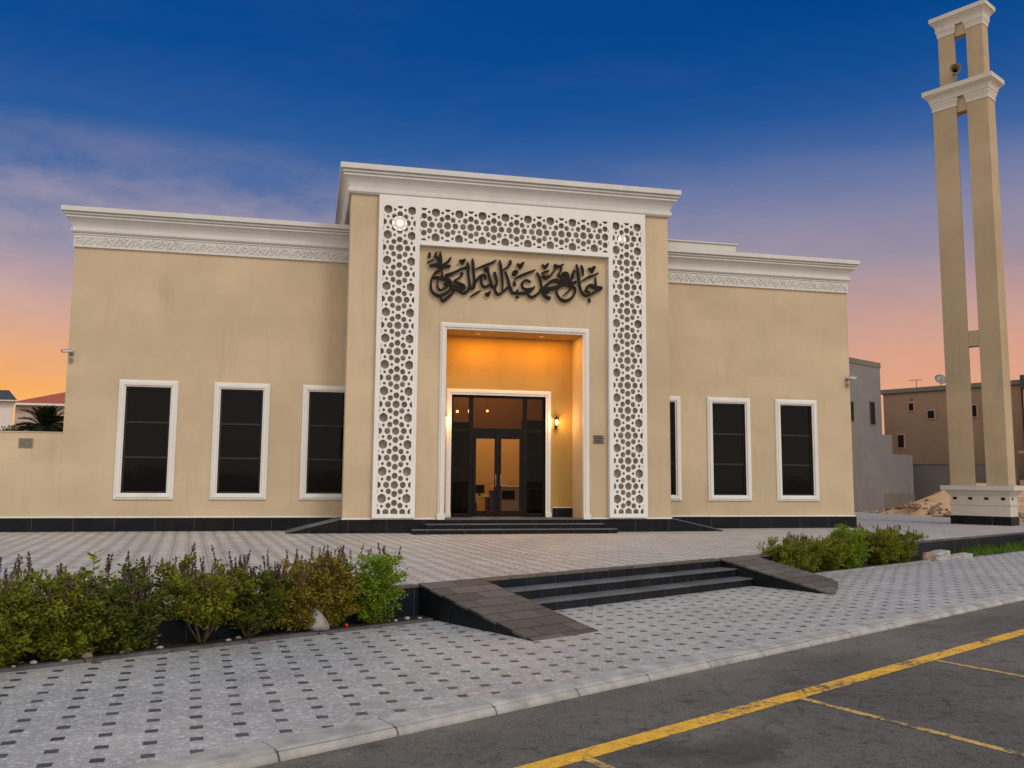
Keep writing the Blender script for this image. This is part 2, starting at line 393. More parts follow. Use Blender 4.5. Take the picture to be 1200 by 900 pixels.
structure(m, 'parking_bay_lines', M['paleyellow'], fix=False)

# plaza: a raised paved platform edged along the road
edge = 10.45
def RDinv(x, y): return (CU*x + SU*y, -SU*x + CU*y)
pl = [RD(-26, edge)[:2], RD(36.75, edge)[:2], (27.9, 42), (-34, 42)]
m = MB(); m.prism(pl, -.58, 0, lambda p, q, w: (p, q, w)); structure(m, 'plaza', M['plaza'])
m = MB()                               # coping along the plaza edge
for a, b in ((-26, 7.28), (8.40, 14.32), (15.42, 36.7)): m.box(a, b, edge-.055, edge+.14, -.03, .006, RD)
structure(m, 'plaza_coping', M['cheek'], bevel=.004)
m = MB()
for a, b in ((-26, 7.28), (15.42, 36.7)): m.box(a, b, edge-.035, edge-.002, -.5, -.032, RD)
structure(m, 'plaza_retaining_face', M['bluestone'])
m = MB(); m.box(-26, 7.3, 10.1, edge-.036, -.56, ZS+.03, RD); m.box(15.35, 25.2, 10.1, edge-.036, -.56, ZS+.03, RD); m.box(25.2, 60, 10.0, edge-.036, -.56, ZS+.02, RD)
structure(m, 'planting_bed', M['soil'])
m = MB(); x = -26
while x < 7.2: m.box(x+.004, min(x+.9, 7.25)-.004, 10.0, 10.1, -.56, ZS+.035+random.uniform(-.006, .006), RD); x += .9
structure(m, 'planter_edging', M['edging'], bevel=.008)
m = MB(); x = 15.6
while x < 23.8: m.box(x+.004, min(x+.9, 23.9)-.004, 10.0, 10.1, -.56, ZS+.035+random.uniform(-.006, .006), RD); x += .9
structure(m, 'planter_edging', M['paleedging'], bevel=.008)

# desert ground rising behind the right end of the plaza
m = MB(); N = 70; rng = random.Random(3)
from mathutils import noise as mn
def sand_z(u, v):
    r = max(0, min(1, (u-36)/20)); x, y, _ = RD(u, v)
    if x < 28.2: return -.05
    h = 1.25*r*r*(3-2*r)
    g = max(0, min(1, (v-20.2)/2.6)); h *= 1-g*g*(3-2*g)
    h += .75*math.exp(-((u-49)/3.5)**2 - ((v-19.2)/2.2)**2) + .5*math.exp(-((u-47)/5)**2 - ((v-12)/3)**2)
    h += .22*mn.noise(Vector((u*.25, v*.25, 0))) + .10*mn.noise(Vector((u*.9, v*.9, 5))) + .05*mn.noise(Vector((u*2.6, v*2.6, 9)))
    return h - .06
for i in range(N+1):
    for j in range(N+1):
        u, v = 30+40*i/N, -12+50*j/N
        x, y, _ = RD(u, v); m.v.append((x, y, sand_z(u, v) if x > 27.95 else -.09))
for i in range(N):
    for j in range(N):
        m.f.append([i*(N+1)+j, (i+1)*(N+1)+j, (i+1)*(N+1)+j+1, i*(N+1)+j+1]); m.sm.append(True)
structure(m, 'sand', M['sand'], fix=False)

# ------------------------------------------------------------------ front steps from the pavement with their sloping stone cheeks
st = thing('pavement_stairs', RD(11.4, 10, ZS), 'three dark stone steps rising from the patterned pavement to the plaza', 'stairs')
for k, (v0, z0, z1) in enumerate(((9.70, ZS, -.293), (10.05, ZS, -.147), (10.395, ZS, -.034))):
    m = MB(); m.box(8.405, 14.315, v0, v0+.36 if k < 2 else edge-.004, z0-.03, z1-.028 if k < 2 else z1, RD)
    s_ = m.build('step', M['granite_road'], st)
    if k < 2:
        m = MB(); m.box(8.405, 14.315, v0-.022, v0+.345, z1-.028, z1, RD); m.build('tread', M['tread'], s_, bevel=.006)
def cheek(u0, u1, poly, label):
    c = thing('stair_ramp', RD((u0+u1)/2, 9.2, ZS), label, 'ramp')
    zt = lambda v: ZS + (v-8.0)*(.44+.004)/(edge-.07-8.0)
    n = len(poly)
    m = MB(); m.add([RD(u, v, zt(v)-.03) for u, v in poly] + [RD(u, v, ZS-.06) for u, v in poly],
        [list(range(n)), list(range(n, 2*n))[::-1]] + [(i, (i+1) % n, n+(i+1) % n, n+i) for i in range(n)])
    m.build('side_wall', M['granite_road'], c)
    cu = sum(p[0] for p in poly)/n
    pp = [(u+(.02 if u > cu else -.02), v) for u, v in poly]
    m = MB(); m.add([RD(u, v, zt(v)+.006) for u, v in pp] + [RD(u, v, zt(v)-.028) for u, v in pp],
        [list(range(n)), list(range(n, 2*n))[::-1]] + [(i, (i+1) % n, n+(i+1) % n, n+i) for i in range(n)])
    m.build('sloping_top', M['cheek'], c, bevel=.005)
cheek(7.30, 8.40, [(7.30, 8.02), (8.40, 8.02), (8.40, edge-.002), (7.30, edge-.002)], 'brown tiled sloping slab beside the stairs, next to the leafy bushes and white bag')
cheek(14.32, 15.42, [(14.32, 8.04), (15.32, 8.55), (15.42, 8.75), (15.42, edge-.002), (14.32, edge-.002)], 'brown tiled sloping slab beside the stairs, at the end nearest the minaret')

# ------------------------------------------------------------------ the mosque
F, W = 25.0, 26.497
XL, XR, WX0, WX1 = .897, 10.609, -6.709, 17.809
ZP = .37
mosque = thing('mosque', (5.5, F, 0), 'beige stucco mosque with white cornices, tall latticed portal and dark windows', 'mosque')
wins = [(-5.331, -3.753), (-2.778, -1.221), (-.299, 1.27), (10.05, 11.605), (12.526, 14.068), (14.968, 16.512)]
WZ0, WZ1, FR = .872, 4.238, .19
def wall_grid(m, x0, x1, z0, z1, y0, y1, holes):
    xs = sorted({x0, x1, *[h[0] for h in holes], *[h[1] for h in holes]}); zs = sorted({z0, z1, *[h[2] for h in holes], *[h[3] for h in holes]})
    for i in range(len(xs)-1):
        for j in range(len(zs)-1):
            cx, cz = (xs[i]+xs[i+1])/2, (zs[j]+zs[j+1])/2
            if any(h[0] < cx < h[1] and h[2] < cz < h[3] for h in holes): continue
            m.box(xs[i], xs[i+1], y0, y1, zs[j], zs[j+1])
hol = [(a+FR, b-FR, WZ0+FR, WZ1-FR) for a, b in wins]
m = MB(); wall_grid(m, WX0, 1.55, 0, 8.9, W, W+.3, hol[:3]); wall_grid(m, 9.9, WX1, 0, 8.9, W, W+.3, hol[3:])
m.box(WX0, 2.0, W+.3, 42, 0, 8.9); m.box(9.2, WX1, W+.3, 42, 0, 8.9); m.box(2.0, 9.2, 33, 42, 0, 8.9); m.box(2.0, 9.2, W+.3, 33, 5.6, 8.9)
m.build('wall', M['stucco'], mosque)
# portal
PX0, PX1, PZ = 3.715, 7.85, 5.87
BY = 26.1
m = MB(); wall_grid(m, XL, XR, 0, 10.2, F, F+1.0, [(PX0, PX1, 0, PZ)])
m.box(1.55, PX0, F+1.0, W+.3, 0, 10.2); m.box(PX1, 9.9, F+1.0, W+.3, 0, 10.2); m.box(PX0, PX1, F+1.0, BY+.7, PZ+.01, 10.2)
m.box(1.55, 9.9, W+.31, 33, 8.91, 10.2)
m.build('portal_wall', M['stucco'], mosque)
DX0, DX1, DZ0, DZ1 = 4.07, 6.99, .40, 4.05
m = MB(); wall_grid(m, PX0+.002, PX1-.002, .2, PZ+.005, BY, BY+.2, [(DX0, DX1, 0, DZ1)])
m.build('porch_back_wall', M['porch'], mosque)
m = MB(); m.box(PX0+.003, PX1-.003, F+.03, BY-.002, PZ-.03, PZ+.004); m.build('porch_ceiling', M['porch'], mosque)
# floor, plinth, steps
m = MB(); m.box(PX0+.004, PX1-.004, F-.06, BY+.3, 0, .385); m.build('porch_floor', M['granite'], mosque)
m = MB(); m.box(PX0-.2, PX1+.2, F-.085, F-.062, .36, .39); m.box(PX0+.01, PX1-.01, F-.062, BY-.01, .386, .392); m.build('porch_sill', M['tread'], mosque)
for x0, x1, y0, z0, z1 in ((2.75, 8.62, 24.22, 0, .13), (3.18, 8.33, 24.56, .0, .26)):
    m = MB(); m.box(x0, x1, y0, F-.065 if z1 > .2 else 24.555, z0, z1-.022); s_ = m.build('entrance_step', M['granite'], mosque)
    m = MB(); m.box(x0-.01, x1+.01, y0-.02, F-.067 if z1 > .2 else 24.555, z1-.022, z1); m.build('tread', M['tread'], s_, bevel=.005)
m = MB()
m.box(XL-.045, PX0+.003, F-.045, F-.002, 0, ZP); m.box(PX1-.003, XR+.045, F-.045, F-.002, 0, ZP)
m.box(XL-.045, XL-.002, F-.0455, F+1.0, 0, ZP-.002); m.box(XR+.002, XR+.045, F-.0455, F+1.0, 0, ZP-.002)
m.box(WX0, 1.55, W-.045, W-.002, 0, ZP); m.box(9.9, WX1+.05, W-.045, W-.002, 0, ZP); m.box(WX1+.002, WX1+.05, W-.0455, 42, 0, ZP-.002)
m.box(7.22, PX1-.01, BY-.03, BY-.003, .392, .66); m.box(PX0+.01, 3.9, BY-.03, BY-.003, .392, .66)
m.pieces('plinth', M['granite'], mosque)
m = MB()
m.box(XL-.03, PX0-.205, F-.03, F+.0, ZP+.001, ZP+.045); m.box(PX1+.205, XR+.03, F-.03, F+.0, ZP+.001, ZP+.045)
m.box(WX0, 1.55, W-.03, W+.0, ZP+.001, ZP+.045); m.box(9.9, WX1+.03, W-.03, W+.0, ZP+.001, ZP+.045)
m.box(7.22, PX1-.012, BY-.02, BY-.002, .662, .69)
m.pieces('plinth_trim', M['white'], mosque, bevel=.008)

def frame_rect(m, x0, x1, z0, z1, y, prof, open_bottom=False):
    """profile (o outward from the opening, d in front of the wall) mitred round a rectangle"""
    ring = []
    for o, d in prof:
        if open_bottom: pts = [(x0-o, z0), (x0-o, z1+o), (x1+o, z1+o), (x1+o, z0)]
        else: pts = [(x0-o, z0-o), (x0-o, z1+o), (x1+o, z1+o), (x1+o, z0-o)]
        ring.append([(a, y-d, b) for a, b in pts])
    vs = [p for r in ring for p in r]; fs = []
    for i in range(len(prof)-1):
        for k in range(3 if open_bottom else 4):
            l = (k+1) % 4
            fs.append((i*4+k, i*4+l, (i+1)*4+l, (i+1)*4+k))
    m.add(vs, fs)
WPROF = [(0, -.11), (0, .035), (.035, .035), (.045, .07), (.115, .075), (.125, .05), (.165, .05), (.19, .028), (.19, -.002)]
for i, (a, b) in enumerate(wins):
    x0, x1, z0, z1 = hol[i]
    m = MB(); frame_rect(m, x0, x1, z0, z1, W, WPROF); w_ = m.build('window', M['white'], mosque)
    m = MB(); rp = random.Random(40+i)
    for ta, tb in ((0, .335), (.335, .665), (.665, 1)):       # three lights, none of them perfectly plumb
        za, zb = z0+(z1-z0)*ta, z0+(z1-z0)*tb; e = [rp.uniform(-.006, .006) for _ in range(3)]
        m.add([(x0, W+.09+e[0], za), (x1, W+.09+e[1], za), (x1, W+.09+e[2]+e[1]-e[0], zb), (x0, W+.09+e[2], zb)], [(0, 1, 2, 3)])
    m.build('pane', M['glass_dark'], w_)
    m = MB(); fw_ = .045
    m.box(x0, x0+fw_, W+.06, W+.084, z0, z1); m.box(x1-fw_, x1, W+.06, W+.084, z0, z1)
    m.box(x0+fw_, x1-fw_, W+.06, W+.084, z0, z0+fw_); m.box(x0+fw_, x1-fw_, W+.06, W+.084, z1-fw_, z1)
    for t_ in (.335, .665): m.box(x0+fw_, x1-fw_, W+.062, W+.084, z0+(z1-z0)*t_-.022, z0+(z1-z0)*t_+.022)
    m.build('sash', M['sash'], w_)
EPROF = [(0, -.05), (0, .05), (.05, .05), (.06, .085), (.13, .09), (.14, .06), (.165, .06), (.19, .03), (.19, -.002)]
m = MB(); frame_rect(m, PX0+.003, PX1-.003, .37, PZ-.03, F, EPROF, True)
m.box(PX0-.205, PX0+.012, F-.105, F-.0015, .372, .52); m.box(PX1-.012, PX1+.205, F-.105, F-.0015, .372, .52)
m.build('portal_surround', M['white'], mosque)
m = MB(); frame_rect(m, DX0, DX1, .392, DZ1, BY, [(0, -.10), (0, .03), (.06, .03), (.07, .055), (.14, .055), (.17, .02), (.17, -.002)], True)
m.box(DX0-.18, DX0+.005, BY-.08, BY-.003, .394, .52); m.box(DX1-.005, DX1+.18, BY-.08, BY-.003, .394, .52)
m.build('door_surround', M['white'], mosque)
# glazed entrance: fixed frame, side lights, transom, two leaves
gy0, gy1 = BY+.09, BY+.15
m = MB()
m.box(DX0, DX0+.07, gy0, gy1, .39, DZ1); m.box(DX1-.07, DX1, gy0, gy1, .39, DZ1); m.box(DX0+.07, DX1-.07, gy0, gy1, DZ1-.07, DZ1)
for xa, xb in ((4.62, 4.75), (6.30, 6.43)): m.box(xa, xb, gy0, gy1, .39, DZ1-.07)
m.box(DX0+.07, 4.62, gy0, gy1, .39, .50); m.box(6.43, DX1-.07, gy0, gy1, .39, .50)
m.box(4.75, 6.30, gy0, gy1, 2.852, 3.06); m.box(DX0+.07, 4.62, gy0, gy1, 2.93, 3.02); m.box(6.43, DX1-.07, gy0, gy1, 2.93, 3.02)
m.build('door_frame', M['black_metal'], mosque, bevel=.006)
m = MB()
for xa, xb, za, zb in ((DX0+.06, 4.63, .49, 2.94), (6.42, DX1-.06, .49, 2.94), (DX0+.06, 4.63, 3.01, DZ1-.06), (4.74, 6.31, 3.05, DZ1-.06), (6.42, DX1-.06, 3.01, DZ1-.06)):
    m.add([(xa, gy0+.03, za), (xb, gy0+.03, za), (xb, gy0+.03, zb), (xa, gy0+.03, zb)], [(0, 1, 2, 3)])
m.pieces('side_glazing', M['glass2'], mosque)
for xa, xb, hx in ((4.757, 5.52, 5.45), (5.53, 6.293, 5.60)):
    m = MB(); sw = .095
    m.box(xa, xa+sw, gy0-.005, gy1-.01, .41, 2.85); m.box(xb-sw, xb, gy0-.005, gy1-.01, .41, 2.85)
    m.box(xa+sw, xb-sw, gy0-.005, gy1-.01, .41, .58); m.box(xa+sw, xb-sw, gy0-.005, gy1-.01, 2.74, 2.85)
    d_ = m.build('door', M['black_metal'], mosque, bevel=.006)
    m = MB(); m.add([(xa+sw-.01, gy0+.02, .57), (xb-sw+.01, gy0+.02, .57), (xb-sw+.01, gy0+.02, 2.75), (xa+sw-.01, gy0+.02, 2.75)], [(0, 1, 2, 3)]); m.build('pane', M['glass'], d_)
    m = MB(); m.tube([(hx, gy0-.01, 1.30), (hx, gy0-.06, 1.33), (hx, gy0-.06, 1.62), (hx, gy0-.01, 1.65)], .014, 8); m.build('handle', M['grey_metal'], d_)
# cornices and friezes
CP = [(.03, 0), (.09, .015), (.14, .06), (.14, .155), (.085, .16), (.085, .185), (.105, .25), (.14, .33), (.20, .41), (.27, .46), (.32, .48), (.32, .52), (.285, .525), (.285, .55), (.37, .565), (.37, .61), (.335, .615), (.335, .64), (.45, .65), (.45, .80)]
def cornice(m, xa, xb, y, yb, z0, h, left, right, k=.74):
    prof = [(o*k, z0 + z/.80*h) for o, z in CP] + [(-.5, z0+h+.001)]
    rings = []
    for o, z in prof:
        r = [(xa-o, yb, z), (xa-o, y-o, z)] if left else [(xa, y-o, z)]
        r += [(xb+o, y-o, z), (xb+o, yb, z)] if right else [(xb, y-o, z)]
        rings.append(r)
    n = len(rings[0])
    m.add([p for r in rings for p in r], [(i*n+k, i*n+k+1, (i+1)*n+k+1, (i+1)*n+k) for i in range(len(prof)-1) for k in range(n-1)])
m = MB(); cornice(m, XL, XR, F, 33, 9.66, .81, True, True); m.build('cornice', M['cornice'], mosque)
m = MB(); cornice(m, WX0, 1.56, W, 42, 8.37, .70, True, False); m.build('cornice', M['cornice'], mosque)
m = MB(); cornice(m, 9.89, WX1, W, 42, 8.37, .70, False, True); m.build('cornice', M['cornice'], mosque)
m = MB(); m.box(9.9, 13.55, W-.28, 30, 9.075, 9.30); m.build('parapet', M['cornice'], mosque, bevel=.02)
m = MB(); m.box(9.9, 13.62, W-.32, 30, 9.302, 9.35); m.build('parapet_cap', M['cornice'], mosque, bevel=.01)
# roof slab just under the cornice tops
m = MB(); m.box(WX0+.1, WX1-.1, W+.2, 41.5, 8.9, 9.02); m.build('roof', M['concrete'], mosque)
rf = random.Random(11)
for xa, xb, endx in ((WX0-.03, 1.55, 0), (9.9, WX1+.03, 1)):
    m = MB(); m.box(xa, xb, W-.03, W-.001, 7.975, 8.369)
    m.box(xa-.002, xb+.002, W-.052, W-.029, 7.975, 8.005); m.box(xa-.002, xb+.002, W-.052, W-.029, 8.335, 8.368)
    x = xa+.06
    while x < xb-.05:                   # scrolling leaf relief
        ph = (x-xa)*PI/.19
        for dx, zc, ang, L, wd in ((0, 8.17+.075*math.sin(ph), .9*math.cos(ph), .085, .030), (.0, 8.17-.09*math.sin(ph), 1.4, .06, .026),
                                   (.06, 8.17+.12*math.cos(ph), -.6+ph, .05, .024), (.04, 8.17-.12*math.cos(ph*1.0+.4), .5-ph, .05, .022), (.03, 8.17+.02*math.cos(ph*2), ph*.5, .035, .03)):
            ca, sa = math.cos(ang), math.sin(ang); cx = x+dx; L2 = L*.66*rf.uniform(.8, 1.15); wd *= .72; h = rf.uniform(.018, .03)
            pts = [(-L2, 0), (-L2*.35, wd), (L2*.45, wd*.9), (L2, 0), (L2*.45, -wd*.9), (-L2*.35, -wd)]
            pts = [(cx+p*ca-q*sa, max(8.008, min(8.332, zc+p*sa+q*ca))) for p, q in pts]
            base = [(p, W-.029, q) for p, q in pts]; top = [(cx+(p-cx)*.55, W-.03-h, zc+(q-zc)*.55) for p, q in pts]
            m.add(base+top, [(i, (i+1) % 6, 6+(i+1) % 6, 6+i) for i in range(6)] + [list(range(6, 12))])
        x += .072
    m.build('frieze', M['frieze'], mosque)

# pierced lattice screen round the portal
CXL, CZL, BX, BZ = .691, .7525, 1.95, .962
def holes(xa, xb, za, zb, sc=1.0):
    el = [(0, 0, .135, 12, 0)]
    el += [(.5, .5, .115, 12, 0)]
    el += [(a, b, .094, 7, r) for a, b, r in ((.5, .166, 1.57), (.5, .834, -1.57), (.166, .5, 0), (.834, .5, PI))]
    el += [(a, b, .085, 6, .4) for a, b in ((.262, .262), (.738, .262), (.262, .738), (.738, .738))]
    el += [(a, b, .047, 6, 0) for a, b in ((.285, 0), (.715, 0), (0, .285), (0, .715))]
    el += [(a, b, .017, 5, 0) for a, b in ((.10, .19), (.19, .10), (.90, .81), (.81, .90), (.10, .81), (.19, .90), (.9, .19), (.81, .1))]
    out = []
    for i in range(-2, 14):
        for j in range(-2, 14):
            for a, b, r, n, ph in el:
                r *= sc
                cx, cz = BX+(i+a)*CXL, BZ+(j+b)*CZL
                if cx < xa-r or cx > xb+r or cz < za-r or cz > zb+r: continue
                poly = []
                for k in range(n):
                    rr = r*(1.0 if n != 12 else (1.0 if k % 2 else .93))
                    t = ph+2*PI*k/n; poly.append((cx+rr*math.cos(t)*.97, cz+rr*math.sin(t)*1.03))
                for ax, lim, sg in ((0, xa, 1), (0, xb, -1), (1, za, 1), (1, zb, -1)):      # cut by the border
                    res = []
                    for k in range(len(poly)):
                        p, q = poly[k], poly[(k+1) % len(poly)]
                        dp, dq = (p[ax]-lim)*sg, (q[ax]-lim)*sg
                        if dp >= 0: res.append(p)
                        if dp*dq < 0: t = dp/(dp-dq); res.append((p[0]+(q[0]-p[0])*t, p[1]+(q[1]-p[1])*t))
                    poly = res
                    if len(poly) < 3: break
                if len(poly) < 3: continue
                ar = abs(sum(poly[k][0]*poly[(k+1) % len(poly)][1]-poly[(k+1) % len(poly)][0]*poly[k][1] for k in range(len(poly))))/2
                if ar > .0009: out.append(poly)
    return out
def lattice(rect, clip, y0, th, parent, sc=1.0):
    cu = bpy.data.curves.new('lattice_outline', 'CURVE'); cu.dimensions = '2D'; cu.fill_mode = 'BOTH'; cu.extrude = th/2
    x0, x1, z0, z1 = rect
    for poly in [[(x0, z0), (x1, z0), (x1, z1), (x0, z1)]] + (hs := holes(*clip, sc)):
        sp = cu.splines.new('POLY'); sp.points.add(len(poly)-1); sp.use_cyclic_u = True
        for pt, (a, b) in zip(sp.points, poly): pt.co = (a, b, 0, 1)
    tmp = bpy.data.objects.new('lattice_tmp', cu); C.objects.link(tmp)
    me = bpy.data.meshes.new_from_object(tmp.evaluated_get(bpy.context.evaluated_depsgraph_get()))
    bpy.data.objects.remove(tmp); bpy.data.curves.remove(cu)
    ar = lambda q: abs(sum(q[k][0]*q[(k+1) % len(q)][1]-q[(k+1) % len(q)][0]*q[k][1] for k in range(len(q))))/2
    want = (x1-x0)*(z1-z0) - sum(ar(q) for q in hs)
    got = sum(p.area for p in me.polygons if p.normal.z > .5)
    if abs(got/want-1) > .02 and sc > .8: return lattice(rect, clip, y0, th, parent, sc-.025)
    for v in me.vertices: v.co = (v.co.x, y0 - v.co.z + th/2 - th, v.co.y)
    me.materials.clear(); me.materials.append(M['lattice'])
    for p in me.polygons: p.use_smooth = False
    bm = bmesh.new(); bm.from_mesh(me); bmesh.ops.recalc_face_normals(bm, faces=bm.faces); bm.to_mesh(me); bm.free()
    me.name = 'lattice_screen'
    o = bpy.data.objects.new('lattice_screen', me); C.objects.link(o); link(o, parent); return o
LY = F-.10
LA, LB, LC, LD, LT, LI = 1.717, 2.85, 8.65, 9.785, 9.66, 8.272
TOPC = 9.355
l1 = lattice((LA, LB, .44, LT), (1.825, 2.745, .535, TOPC), LY, .05, mosque)
l2 = lattice((LC, LD, .44, LT), (8.755, 9.677, .535, TOPC), LY, .05, mosque)
l3 = lattice((LB, LC, LI, LT), (2.875, 8.625, 8.385, TOPC), LY, .05, mosque)
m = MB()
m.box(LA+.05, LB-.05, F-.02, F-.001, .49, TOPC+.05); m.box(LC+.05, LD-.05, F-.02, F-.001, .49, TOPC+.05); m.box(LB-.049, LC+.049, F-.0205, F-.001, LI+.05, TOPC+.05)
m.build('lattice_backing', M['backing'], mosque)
m = MB()                               # raised border and side returns to the wall
yo, yi = LY-.055, F-.001
for xa, xb, za, zb in ((LA-.025, LA+.045, .415, LT), (LD-.045, LD+.025, .415, LT), (LB-.045, LB+.025, .415, LI+.045), (LC-.025, LC+.045, .415, LI+.045)):
    m.box(xa, xb, yo, yi, za, zb)
m.box(LB+.025, LC-.025, yo, yi, LI-.025, LI+.045)
m.box(LA+.045, LB-.045, yo, yi, .415, .485); m.box(LC+.045, LD-.045, yo, yi, .415, .485)
m.build('lattice_border', M['lattice'], mosque, bevel=.006)

# interior of the entrance hall
m = MB()
m.box(2.3, 9.0, 31.0, 31.2, .30, 5.5); m.box(2.1, 2.3, BY+.21, 31.2, .30, 5.5); m.box(9.0, 9.19, BY+.21, 31.2, .30, 5.5); m.box(2.1, 9.19, BY+.21, 31.2, 5.5, 5.59)
m.build('hall_wall', M['inwall'], mosque)
m = MB(); m.box(2.3, 9.0, BY+.302, 31.0, .2, .385); m.build('hall_floor', M['infloor'], mosque)
def solid(name, loc, label, cat, parts):
    """parts: (part name, material, [boxes], bevel); a thing standing at loc"""
    t_ = thing(name, loc, label, cat)
    for pn, mt, bx, bv in parts:
        m = MB()
        for b in bx: m.box(*b)
        m.pieces(pn, mt, t_, bevel=bv)
    return t_
solid('shoe_cabinet', (4.3, 27.2, .385), 'dark wooden cabinet with a pale shelf, behind the side glass above the grey bin', 'cabinet', [
    ('cabinet_body', M['wood'], [(3.2, 4.82, 27.2, 27.9, .386, 3.3)], .01), ('shelf', M['offwhite'], [(3.75, 4.5, 27.02, 27.199, 1.78, 1.83)], .004), ('drawer', M['wood'], [(3.5, 4.45, 27.17, 27.199, .9, 1.3), (3.5, 4.45, 27.17, 27.199, 1.34, 1.7)], .006)])
solid('bookcase', (6.9, 27.2, .385), 'tall dark wooden bookcase behind the glass on the lantern side of the doors', 'bookcase', [
    ('bookcase_body', M['wood'], [(6.62, 8.0, 27.2, 27.8, .386, 3.4)], .01), ('shelf', M['offwhite'], [(6.7, 7.3, 27.06, 27.199, 2.28, 2.31), (6.7, 7.3, 27.06, 27.199, 1.22, 1.25)], .003), ('grey_panel', M['bin'], [(6.66, 6.80, 27.17, 27.199, .5, 1.9)], .004)])
t_ = thing('waste_bin', (4.38, 26.75, .385), 'grey open bin on the hall floor behind the side glass', 'bin')
m = MB(); m.lathe([(.0, .39), (.17, .39), (.235, .98), (.25, .98), (.25, 1.01), (.225, 1.01), (.165, .41), (0, .41)], lambda x, y, z: (4.38+x, 26.75+y, z)); m.build('bin_body', M['bin'], t_)
m = MB(); m.lathe([(.245, .965), (.262, .965), (.262, 1.0), (.245, 1.0)], lambda x, y, z: (4.38+x, 26.75+y, z)); m.build('rim', M['bin'], t_)
solid('reception_desk', (6.35, 29.5, .385), 'white desk with papers on top deep inside the lit hall', 'desk', [
    ('desk_body', M['offwhite'], [(6.15, 7.3, 29.2, 29.9, .386, 1.25)], .01), ('desk_top', M['offwhite'], [(6.08, 7.4, 29.1, 30.0, 1.251, 1.30)], .01), ('paper', M['offwhite'], [(6.2, 6.5, 29.2, 29.5, 1.301, 1.40)], .004), ('front_panel', M['black_metal'], [(6.3, 6.75, 29.17, 29.199, .85, 1.15)], .004)])
solid('display_box', (6.0, 28.6, .385), 'purple printed box standing in the hall behind the right glass door leaf', 'box', [
    ('box_body', M['purple'], [(5.78, 6.08, 28.5, 28.8, .386, 1.12)], .008), ('box_lid', M['purple'], [(5.76, 6.10, 28.48, 28.82, 1.121, 1.16)], .006)])
for nm, bx, lab in (('computer_screen', 5.05, 'dark screen on the low table in the hall, nearer the grey bin'), ('computer_screen', 5.5, 'dark screen on the low table in the hall, nearer the purple box')):
    solid(nm, (bx, 29, .95), lab, 'screen', [('screen_panel', M['black_metal'], [(bx-.17, bx+.17, 29.0, 29.04, 1.06, 1.34)], .008), ('screen_foot', M['black_metal'], [(bx-.03, bx+.03, 29.0, 29.05, .985, 1.06), (bx-.1, bx+.1, 28.94, 29.1, .972, .985)], .004)])
solid('low_table', (5.3, 29.1, .385), 'pale low table carrying two dark screens in the lit hall', 'table', [
    ('tabletop', M['offwhite'], [(4.75, 5.85, 28.8, 29.4, .93, .971)], .006), ('table_side', M['wood'], [(4.8, 4.85, 28.85, 29.35, .386, .929), (5.75, 5.8, 28.85, 29.35, .386, .929)], .004), ('box_under_table', M['wood'], [(5.0, 5.4, 28.9, 29.3, .386, .75)], .006)])
for i, (x, z, lab) in enumerate(((4.62, 3.72, 'small round glowing hall lamp over the left side glass'), (5.05, 3.74, 'brightest round hall lamp seen through the transom, between its two dimmer neighbours'), (5.62, 3.76, 'small round glowing hall lamp nearest the middle of the transom'))):
    t_ = thing('pendant_lamp', (x, 28.4, 5.5), lab, 'lamp', 'pendant lamps in the hall')
    m = MB(); r = (.045, .075, .04)[i]
    m.lathe([(.001, z-r)] + [(r*math.cos(a), z+r*math.sin(a)) for a in [(-4+k)*PI/10 for k in range(9)]] + [(.001, z+r)], lambda X, Y, Z: (x+X, 28.4+Y, Z), 16)
    m.build('globe', M['lamp_on'], t_)
    m = MB(); m.tube([(x, 28.4, z+r-.004), (x, 28.4, 5.5)], .004, 6); m.build('cord', M['black_metal'], t_)

